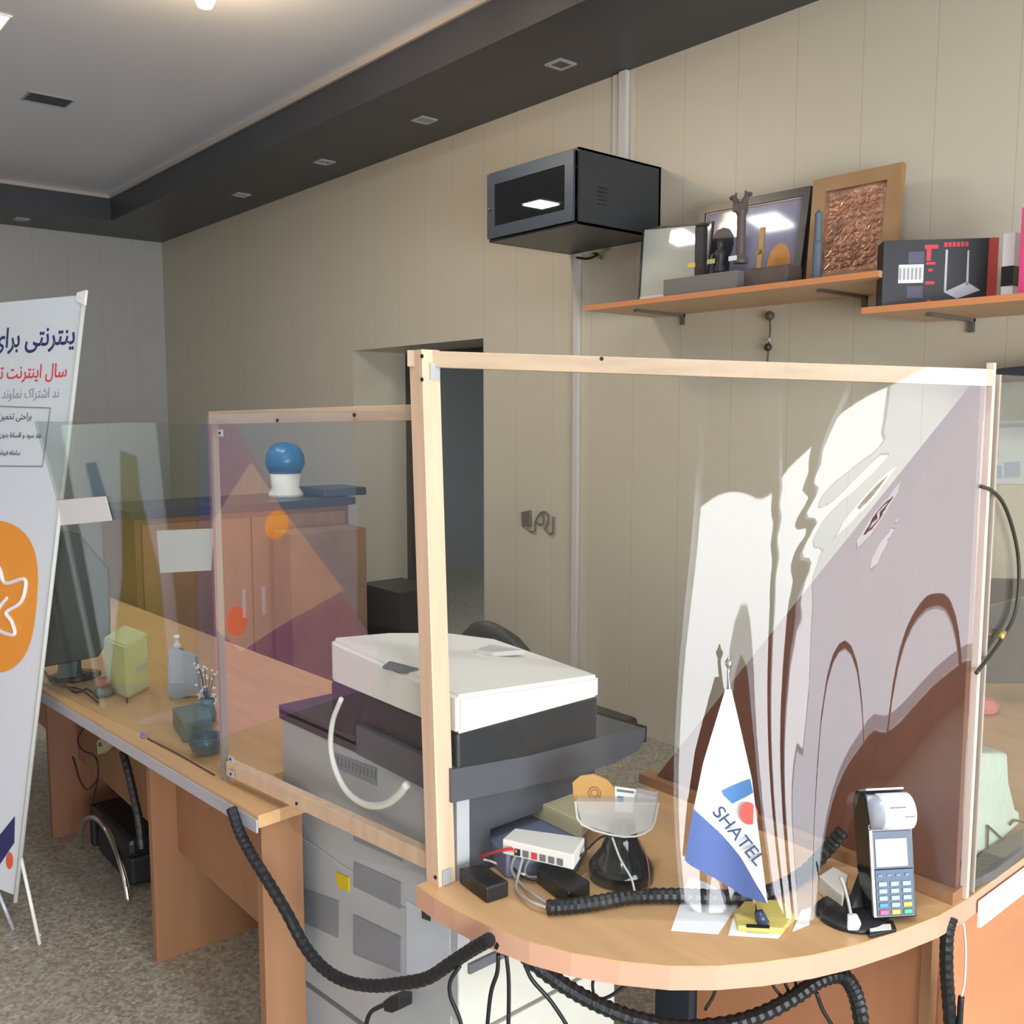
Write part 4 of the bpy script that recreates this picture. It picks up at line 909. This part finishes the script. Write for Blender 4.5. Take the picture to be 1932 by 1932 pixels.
# framed display and posters on the wall at the right edge
t = thing('wall_tv', 'dark-topped wall screen with a dull grey picture, right edge', 'screen', (-1.4, DW, 1.8))
obj('top_bezel', prism(B(), [aty(x, y, 3.45) for x, y in ((1868, 697), (2100, 672), (2100, 712), (1875, 722))], (0, .1, 0), .004), mat('bezel_dark', (52, 54, 64), .4), t)
obj('picture', prism(B(), [aty(x, y, 3.5) for x, y in ((1850, 722), (2100, 715), (2100, 790), (1850, 795))], (0, .05, 0)), mat('dull_picture', (156, 156, 150), .4, var=.2, scale=7), t)
t = thing('wall_poster', 'white wall poster with faint blue printing behind the clear side screen', 'poster', (-1.4, DW, 1.5))
obj('sheet', prism(B(), [aty(x, y, DW-.002) for x, y in ((1846, 790), (2100, 786), (2100, 915), (1846, 912))], (0, -.002, 0)), mat('poster_white', (214, 220, 222), .5), t)
pb = mat('poster_blue', (168, 184, 206), .5)
for L in ([(1862, 880), (1890, 878), (1890, 902), (1862, 904)], [(1895, 872), (1925, 870), (1925, 900), (1895, 901)], [(1880, 800), (1932, 798), (1932, 806), (1880, 808)], [(1870, 830), (1884, 829), (1884, 865), (1870, 866)]):
    obj('print_block', prism(B(), [aty(x, y, DW-.0045) for x, y in L], (0, -.001, 0)), pb, t)

# ================================================================ far left: things behind the acrylic screen
t = thing('computer_monitor', 'large black computer monitor turned away on the far left desk', 'monitor', atz(150, 1275, DZ))
q = [atp(x, y, (-3.35, 1.0, 0), (.93, -.36, 0)) for x, y in ((70, 990), (150, 1010), (205, 1075), (208, 1205), (185, 1240), (70, 1262))]
obj('screen_housing', prism(B(), q, Vector((-.93, .36, 0))*.04, .004), mat('monitor_black', (24, 27, 29), .35), t)
c = atz(150, 1283, DZ); c.x -= .05
obj('monitor_stand', lathe(B(), c, [(.08, 0), (.085, .008), (.03, .015), (.022, .03), (.022, .12)], 20), blackg, t, True)
yel = mat('pale_yellow_plastic', (214, 212, 164), .4); 
t = thing('yellow_magazine_file', 'pale yellow plastic magazine file standing on the left desk', 'file box', atz(235, 1305, DZ))
zt = .74+.19
def box3(px_l, px_m, px_r, y_l, y_m, y_r, ztop_off, m, name, parent, bev=.003):
    a, b, c = atz(px_l, y_l, DZ), atz(px_m, y_m, DZ), atz(px_r, y_r, DZ)
    return obj(name, prism(B(), [a, b, c, a+(c-b)], (0, 0, ztop_off), bev), m, parent)
a, b, c = atz(198, 1300, DZ), atz(240, 1320, DZ), atz(282, 1298, DZ)
d = a+(c-b)
bm = B()
H1, H2 = .175, .19
va = [a, b, c, d]; tops = [a+Vector((0, 0, H1)), b+Vector((0, 0, H1+.0)), c+Vector((0, 0, H2)), d+Vector((0, 0, H2))]
vv = [bm.verts.new(p) for p in va+tops]
for f in ((3, 2, 1, 0), (4, 5, 6, 7), (0, 1, 5, 4), (1, 2, 6, 5), (2, 3, 7, 6), (3, 0, 4, 7)): bm.faces.new([vv[i] for i in f])
bmesh.ops.bevel(bm, geom=bm.edges[:], offset=.006, segments=2, affect='EDGES')
obj('file_body', bm, yel, t)
obj('file_label', prism(B(), [b.lerp(c, .45)+Vector((0, 0, .07)), b.lerp(c, .95)+Vector((0, 0, .07)), b.lerp(c, .95)+Vector((0, 0, .09)), b.lerp(c, .45)+Vector((0, 0, .09))], (b-a).normalized()*.002), MATS['light_grey'], t)
c = atz(336, 1290, DZ)
t = thing('pump_bottle', 'clear sanitiser bottle with a white pump on the left desk', 'bottle', c)
obj('bottle', lathe(B(), c, [(.028, 0), (.030, .01), (.030, .10), (.022, .118), (.010, .122)], 18), mat('sanitiser', (120, 146, 156), .15, alpha=.75), t, True)
obj('pump', lathe(B(), c+Vector((0, 0, .122)), [(.014, 0), (.014, .015), (.006, .02), (.006, .035), (.012, .037), (.010, .046)], 12), white, t, True)
solo('paper_holder', prism(B(), [atp(x, y, atz(345, 1318, DZ), (.8, -.6, 0)) for x, y in ((318, 1225), (368, 1240), (375, 1305), (330, 1322), (316, 1310))], Vector((-.8, .6, 0))*.03), mat('grey_paper_rack', (168, 174, 186), .5), 'stack of grey-white paper slips in a holder beside the pump bottle', 'paper holder')
c = atz(392, 1360, DZ)
t = thing('flower_vase', 'small pale vase with white sprigs near the screen edge', 'vase', c)
obj('vase', lathe(B(), c, [(.022, 0), (.026, .02), (.018, .05), (.024, .065)], 16), mat('vase_green', (120, 140, 136), .3), t, True)
random.seed(11); bm = B(); bm2 = B()
for k in range(14):
    e = c+Vector((random.uniform(-.045, .02), random.uniform(-.02, .02), .065+random.uniform(.0, .10)))
    tube(bm, [c+Vector((0, 0, .05)), (c+e)/2+Vector((0, 0, .03)), e], .0012, 5, 3)
    for q in range(3):
        f = e+Vector((random.uniform(-.01, .01), random.uniform(-.01, .01), random.uniform(-.01, .01)))
        lathe(bm2, f, [(.001, -.004), (.005, 0), (.001, .004)], 6)
obj('stems', bm, mat('stem', (70, 84, 74), .6), t); obj('blossoms', bm2, paper, t)
c = atz(376, 1425, DZ); c.y += .02
solo('teal_bowl', lathe(B(), c, [(.022, 0), (.038, .012), (.046, .035), (.044, .05), (.040, .05), (.036, .03), (.01, .01)], 22), mat('teal_glass', (52, 84, 96), .15), 'round dark teal bowl on the left desk by the screen upright', 'bowl', smooth=True)
solo('grey_green_box', prism(B(), [atz(x, y, DZ+.055) for x, y in ((325, 1335), (392, 1322), (400, 1352), (345, 1365))], (0, 0, -.054), .002), mat('grey_green', (112, 126, 118), .5), 'small grey-green box in front of the paper holder', 'box')
c = atz(196, 1312, DZ)
t = thing('tape_dispenser', 'small grey desk tape dispenser with a red roll beside the yellow file', 'tape dispenser', c)
obj('holder', lathe(B(), c, [(.03, 0), (.032, .015), (.020, .03)], 12), mat('holder_grey', (110, 110, 104), .4), t, True); obj('roll', lathe(B(), c+Vector((.0, 0, .031)), [(.018, 0), (.020, .012), (.018, .026)], 14), mat('dull_red', (168, 92, 80), .5), t, True)
solo('photo_stand', prism(B(), [atp(x, y, atz(130, 1285, DZ), (.9, -.43, 0)) for x, y in ((113, 1215), (148, 1228), (142, 1290), (107, 1280))], Vector((-.9, .43, 0))*.012), mat('frame_glass', (92, 108, 108), .2), 'small grey standing frame at the foot of the black monitor', 'picture frame')
bm = B(); random.seed(4)
tube(bm, [atz(x, y, DZ+.004) for x, y in ((105, 1275), (140, 1305), (165, 1300), (188, 1318), (196, 1300), (210, 1285), (235, 1300), (240, 1325))], .0025, 6, 6)
tube(bm, [atz(x, y, DZ+.008) for x, y in ((80, 1262), (110, 1292), (150, 1300), (186, 1326))], .0025, 6, 6)
solo('tangled_wire', bm, black, 'tangled thin black wire on the left desk in front of the monitor', 'cable', smooth=True)
# cabinet in the back office
t = thing('wooden_cabinet', 'reddish wooden office cabinet standing far behind the left screens', 'cabinet', (-4.8, 2.2, 0))
obj('carcass', box(B(), -5.1, -4.6, 1.55, 2.72, 0, 1.15, .004), wood_red, t); obj('cabinet_top', box(B(), -5.13, -4.57, 1.52, 2.75, 1.15, 1.19, .003), mat('cab_top', (54, 56, 66), .4), t)
for y0, y1 in ((1.58, 2.13), (2.14, 2.69)):
    d_ = obj('cabinet_door', box(B(), -4.598, -4.585, y0, y1, .06, 1.12, .002), wood_panel, t); obj('handle', box(B(), -4.583, -4.575, (y1-.06 if y0 < 2 else y0+.04), (y1-.04 if y0 < 2 else y0+.06), .6, .75), alu, d_)
c = atx(540, 965, -4.85); c.z = 1.19
t = thing('dome_jar', 'glossy blue dome on a white pedestal on top of the wooden cabinet', 'ornament', c)
obj('pedestal', lathe(B(), c, [(.095, 0), (.095, .02), (.075, .05), (.085, .13)], 24), white, t, True); obj('dome', lathe(B(), c+Vector((0, 0, .13)), [(.085, 0), (.108, .05), (.106, .10), (.078, .15), (.038, .17), (.005, .175)], 28), blue, t, True)
solo('dark_tray', box(B(), -4.95, -4.65, c.y+.13, c.y+.40, 1.191, 1.235, .004), mat('slate_tray', (70, 78, 88), .4), 'flat dark tray on the cabinet beside the blue dome', 'tray')
solo('cardboard_carton', box(B(), -4.52, -4.32, 2.22, 2.66, 0, 1.05, .004), mat('carton_tan', (150, 112, 84), .6, var=.15, scale=5), 'tall brown carton in front of the right cabinet door', 'box')
solo('black_tower', box(B(), -4.5, -4.1, 2.72, 3.0, 0, .72, .005), black, 'black boxy computer tower standing right of the wooden cabinet', 'computer')
# office chairs
def chair(name, lb, X, Y, ang, seat_z, backh):
    t = thing(name, lb, 'chair', (X, Y, 0)); R = Matrix.Translation((X, Y, 0)) @ Matrix.Rotation(ang, 4, 'Z')
    bm = B(); box(bm, -.24, .24, -.23, .23, seat_z, seat_z+.07, .02, mtx=R); obj('seat', bm, black, t, True)
    bm = B(); NX = 10; rows = []
    for j in range(9):
        v = j/8; w = .22*(1-.45*v**4) ; rows.append([(-w+2*w*i/NX, .24+.05*v-.05*math.cos((i/NX-.5)*PI)*0+.03*((i/NX-.5)*2)**2*-1, seat_z+.12+backh*(v - .12*v**3*((i/NX-.5)*2)**2)) for i in range(NX+1)])
    for off in (0, .035):
        V = [[bm.verts.new(R @ Vector((p[0], p[1]+off, p[2]))) for p in r] for r in rows]
        for j in range(8):
            for i in range(NX): bm.faces.new((V[j][i], V[j][i+1], V[j+1][i+1], V[j+1][i]))
        if off == 0: V0 = V
    n = 8
    for i in range(NX): bm.faces.new((V0[8][i], V0[8][i+1], V[8][i+1], V[8][i])); bm.faces.new((V0[0][i], V0[0][i+1], V[0][i+1], V[0][i]))
    for j in range(8):
        for i in (0, NX): bm.faces.new((V0[j][i], V0[j+1][i], V[j+1][i], V[j][i]))
    obj('backrest', bm, mat('chair_black', (52, 52, 52), .45), t, True)
    obj('back_support', tube(B(), [R @ Vector((0, .0, seat_z-.02)), R @ Vector((0, .26, seat_z)), R @ Vector((0, .29, seat_z+.3))], .018, 8), black, t, True)
    obj('gas_column', tube(B(), [R @ Vector((0, 0, .08)), R @ Vector((0, 0, seat_z))], .025, 12), chrome, t, True)
    for k in range(5):
        a = k*2*PI/5; lg = obj('base_leg', tube(B(), [R @ Vector((0, 0, .09)), R @ Vector((.27*math.cos(a), .27*math.sin(a), .065))], .016, 8), black, t, True)
        c = R @ Vector((.27*math.cos(a), .27*math.sin(a), .0)); obj('caster', lathe(B(), c, [(.012, 0), (.026, .012), (.026, .04), (.012, .05)], 12), black, lg, True)
    return t
chair('office_chair', 'black office chair whose rounded back shows above the copier lid', -2.55, 2.36, math.radians(180), .46, .345)
t = thing('visitor_chair', 'low black chair with curved chrome frame under the far left desk', 'chair', (-3.5, 1.3, 0))
obj('seat', box(B(), -3.62, -3.22, 1.02, 1.36, .13, .20, .02), black, t)
obj('backrest', box(B(), -3.66, -3.62, 1.02, 1.36, .03, .19, .01), black, t)
obj('side_cushion', box(B(), -3.60, -3.24, 1.03, 1.35, .02, .125, .015), mat('seat_base_black', (34, 35, 36), .6), t)
for y in (.995, 1.375):
    obj('chrome_frame', tube(B(), [(-3.16, y, .012), (-3.20, y, .10), (-3.30, y, .175), (-3.42, y, .205), (-3.55, y, .18), (-3.66, y, .11), (-3.70, y, .012)], .010, 8, 6), chrome, t, True)

# things in the room beyond the doorway
solo('storage_box', box(B(), -5.9, -5.3, 5.2, 5.6, 0, .95, .01), mat('pale_green', (150, 166, 152), .6), 'pale green storage box in the dim room beyond the doorway', 'box')
solo('storage_box', box(B(), -5.75, -5.4, 5.25, 5.5, .951, 1.12, .01), mat('dull_green', (104, 122, 108), .6), 'darker green box stacked on the pale box beyond the doorway', 'box')
c = Vector((-5.55, 5.36, 1.121))
solo('white_bottle', lathe(B(), c, [(.05, 0), (.05, .14), (.02, .17), (.02, .20)], 14), cream, 'white bottle on the stacked boxes beyond the doorway', 'bottle', smooth=True)

# ================================================================ signs and an added glow board, seen only as reflections in the screens
def refl(x, y, P, n, Q, m):
    n = np.array(n, float); n /= np.linalg.norm(n); m = np.array(m, float); d = ray(x, y)
    A = CC + d*(np.dot(np.array(P)-CC, n)/np.dot(d, n)); r = d-2*n*np.dot(d, n)
    return Vector(A + r*(np.dot(np.array(Q)-A, m)/np.dot(r, m)))
Ps, ns = A2+n2*.014, n2
def glow(name, col, es): return mat(name, col, .5, emit=tuple((c/255)**2.2 for c in col), es=es)
t = thing('glowing_poster', 'violet poster with added glow mirrored in the lower framed film', 'glow board', (-4.25, -1.1, 0))  # emission added to the poster so its reflection shows in the film
r2 = lambda L, X: [refl(x, y, Ps, ns, (X, 0, 0), (1, 0, 0)) for x, y in L]
obj('glow_board', prism(B(), r2(((440, 800), (700, 1225), (690, 1500), (405, 1500), (395, 800)), -4.2), (-.08, 0, 0)), glow('sign_violet', (150, 96, 140), 2.3), t)
obj('glow_panel', prism(B(), r2(((476, 872), (640, 1115), (455, 1230), (400, 1190), (400, 985)), -4.195), (-.003, 0, 0)), glow('sign_pink', (196, 150, 140), 3.2), t)
for (px, py), rr, m in (((527, 990), .075, glow('sign_orange', (240, 150, 40), 5)), ((447, 1172), .08, glow('sign_red', (230, 90, 60), 4.5))):
    c = r2(((px, py),), -4.19)[0]; obj('glow_disc', prism(B(), [c+Vector((0, rr*math.cos(k*PI/10), rr*math.sin(k*PI/10))) for k in range(20)], (-.003, 0, 0)), m, t)
obj('board_post', box(B(), -4.27, -4.23, -1.12, -1.08, 0, 1.0), alu, t)
t = thing('reflection_glow', 'added pale blue glow board mirrored behind the blue dome', 'glow board', (-4.6, -1.3, 0))  # unseen glowing board added for the grey-blue haze in the film
obj('glow_board', prism(B(), r2(((380, 780), (662, 780), (662, 1320), (380, 1320)), -4.6), (-.08, 0, 0)), glow('panel_blue', (150, 176, 205), 1.0), t)
obj('board_post', box(B(), -4.66, -4.62, -1.3, -1.26, 0, .8), alu, t)
r1 = lambda L, X: [refl(x, y, P1, n1, (X, 0, 0), (1, 0, 0)) for x, y in L]
t = thing('leaning_banner', 'white leaning banner with green figure mirrored in the far left acrylic screen', 'banner', (-4.8, -.3, 0))
obj('sheet', prism(B(), r1(((112, 802), (290, 795), (345, 1290), (200, 1290)), -4.8), (-.004, 0, 0)), mat('banner_pale', (226, 236, 230), .5), t)
obj('green_figure', prism(B(), r1(((225, 850), (255, 860), (262, 930), (300, 1090), (318, 1290), (205, 1290), (230, 1080)), -4.79), (-.004, 0, 0)), mat('olive_print', (150, 150, 30), .5), t)
obj('blue_figure', prism(B(), r1(((160, 875), (178, 872), (205, 960), (180, 960)), -4.785), (-.004, 0, 0)), blue, t)
obj('banner_foot', box(B(), -4.84, -4.80, -.6, -.1, 0, .03), alu, t)
t = thing('blue_stand', 'tall narrow blue display stand mirrored beside the screen upright', 'display stand', (-4.5, -.9, 0))
obj('stand_panel', prism(B(), r1(((375, 795), (402, 795), (408, 1440), (368, 1440)), -4.5), (-.03, 0, 0)), mat('stand_blue', (20, 90, 150), .4), t)

# ================================================================ roll-up banner
nb_ = Vector((.345, -.94, .15)).normalized(); PB_ = Vector((-3.17, .657, .132))
wv = Vector((-.9387, -.3447, 0)); upv = nb_.cross(wv).normalized(); upv = upv if upv.z > 0 else -upv
t = thing('roll_up_banner', 'tall white advertising banner with orange star emblem leaning at the left', 'banner', (-3.3, .6, 0))
def bp(x, y, o=0): return atp(x, y, PB_+nb_*o, nb_)
TR = bp(160, 556); BR = bp(30, 1690); 
TL = TR+wv*.85; BL = BR+wv*.85
bnm = mat('banner_vinyl', (214, 222, 226), .4)
obj('sheet', prism(B(), [BR, TR, TL, BL], -nb_*.0015), bnm, t)
ru = (-wv)  # reading direction to the right in view
# orange blob with star outline
c0 = bp(-35, 1122, .001)
bm = B(); N = 40
ex, ey = (bp(70, 1122, 0)-bp(-35, 1122, 0)).length, (bp(-35, 980, 0)-bp(-35, 1122, 0)).length
prism(bm, [c0+ru*ex*(abs(math.cos(2*PI*k/N))**.7)*math.copysign(1, math.cos(2*PI*k/N))+upv*ey*(abs(math.sin(2*PI*k/N))**.7)*math.copysign(1, math.sin(2*PI*k/N)) for k in range(N)], nb_*.0006)
obj('orange_emblem', bm, orange, t)
star = [(-20, 1040), (0, 1075), (10, 1100), (45, 1092), (48, 1112), (38, 1138), (12, 1155), (22, 1172), (28, 1196), (8, 1194), (-18, 1180), (-30, 1190)]
mir = [(-20-(x+20)*1.0-10, y) for x, y in star[::-1][1:]]
bm = B(); tube(bm, [bp(x, y, .003) for x, y in star], .0065, 6, 4); tube(bm, [bp(x, y, .003) for x, y in [(-6, 1155), (5, 1138), (14, 1128)]], .006, 6, 3); tube(bm, [bp(x, y, .003) for x, y in mir], .0065, 6, 4)
obj('star_outline', bm, paper, t)
U_ = Vector((0, 0, 1))
def bt(s, x, y, size, m, al='RIGHT', bold=.0):
    return text('lettering', fa(s), size, bp(x, y, .0012), ru, upv, m, t, .0003, al, bold)
bt('ینترنتی برای', 143, 632, .092, mat('banner_navy', (44, 50, 104), .5), bold=.0012)
bt('سال اینترنت تا', 127, 700, .062, mat('banner_red', (216, 64, 84), .5), bold=.0006)
bt('ند اشتراک نماوند تضمین', 112, 742, .045, mat('banner_grey', (140, 152, 152), .5))
inkg = mat('banner_dark', (70, 74, 80), .5)
bt('براحتی تخمین', 60, 786, .032, inkg); bt('نقد سود و اقساط بدون', 78, 822, .024, inkg); bt('سامانه فروش', 38, 855, .022, inkg)
bm = B()
def seg(a, b, w=.002): 
    A, C = bp(*a, .001), bp(*b, .001); d = (C-A).normalized(); s = d.cross(nb_)*w; prism(bm, [A-s, C-s, C+s, A+s], nb_*.0006)
seg((-200, 760), (95, 770)); seg((95, 770), (80, 880)); seg((80, 880), (-200, 878)); 
obj('text_border', bm, mat('border_grey', (130, 140, 142), .5), t)
obj('navy_stripe', prism(B(), [bp(x, y, .001) for x, y in ((28, 1540), (27, 1590), (-60, 1720), (-60, 1650))], nb_*.0006), navy, t)
bm = B(); c = bp(18, 1624, .0015); prism(bm, [c+ru*.018*math.cos(k*PI/8)+upv*.026*math.sin(k*PI/8) for k in range(16)], nb_*.0006); obj('red_dot', bm, mat('banner_red_dot', (220, 96, 60), .5), t)
obj('edge_hem', tube(B(), [BR+upv*-.02, TR], .007, 8, 2), mat('hem', (206, 208, 200), .5), t, True)
obj('top_clip', prism(B(), [TR+ru*.012-upv*.035, TR+ru*.014+upv*.012, TR-ru*.03+upv*.006, TR-ru*.03-upv*.02], nb_*.008), white, t)
obj('stand_pole', tube(B(), [BR+wv*.42-nb_*.03, TR+wv*.42-nb_*.02], .009, 8, 2), alu, t, True)
F1 = atz(75, 1782, .006); obj('foot', tube(B(), [bp(38, 1610), F1], .0055, 8, 2), white, t, True); 
F2 = F1+wv*.8; obj('foot', tube(B(), [bp(38, 1610)+wv*.8, F2], .0055, 8, 2), white, t, True)
bm = B(); tube(bm, [F1+Vector((-.03, .01, .012)), F1+Vector((-.025, 0, .024)), F1+Vector((0, 0, .0))], .004, 6); obj('foot_clip', bm, white, t)
obj('foot', tube(B(), [BR+wv*.1, Vector((BR.x-.06, BR.y-.0, .008))], .006, 8, 2), alu, t, True)
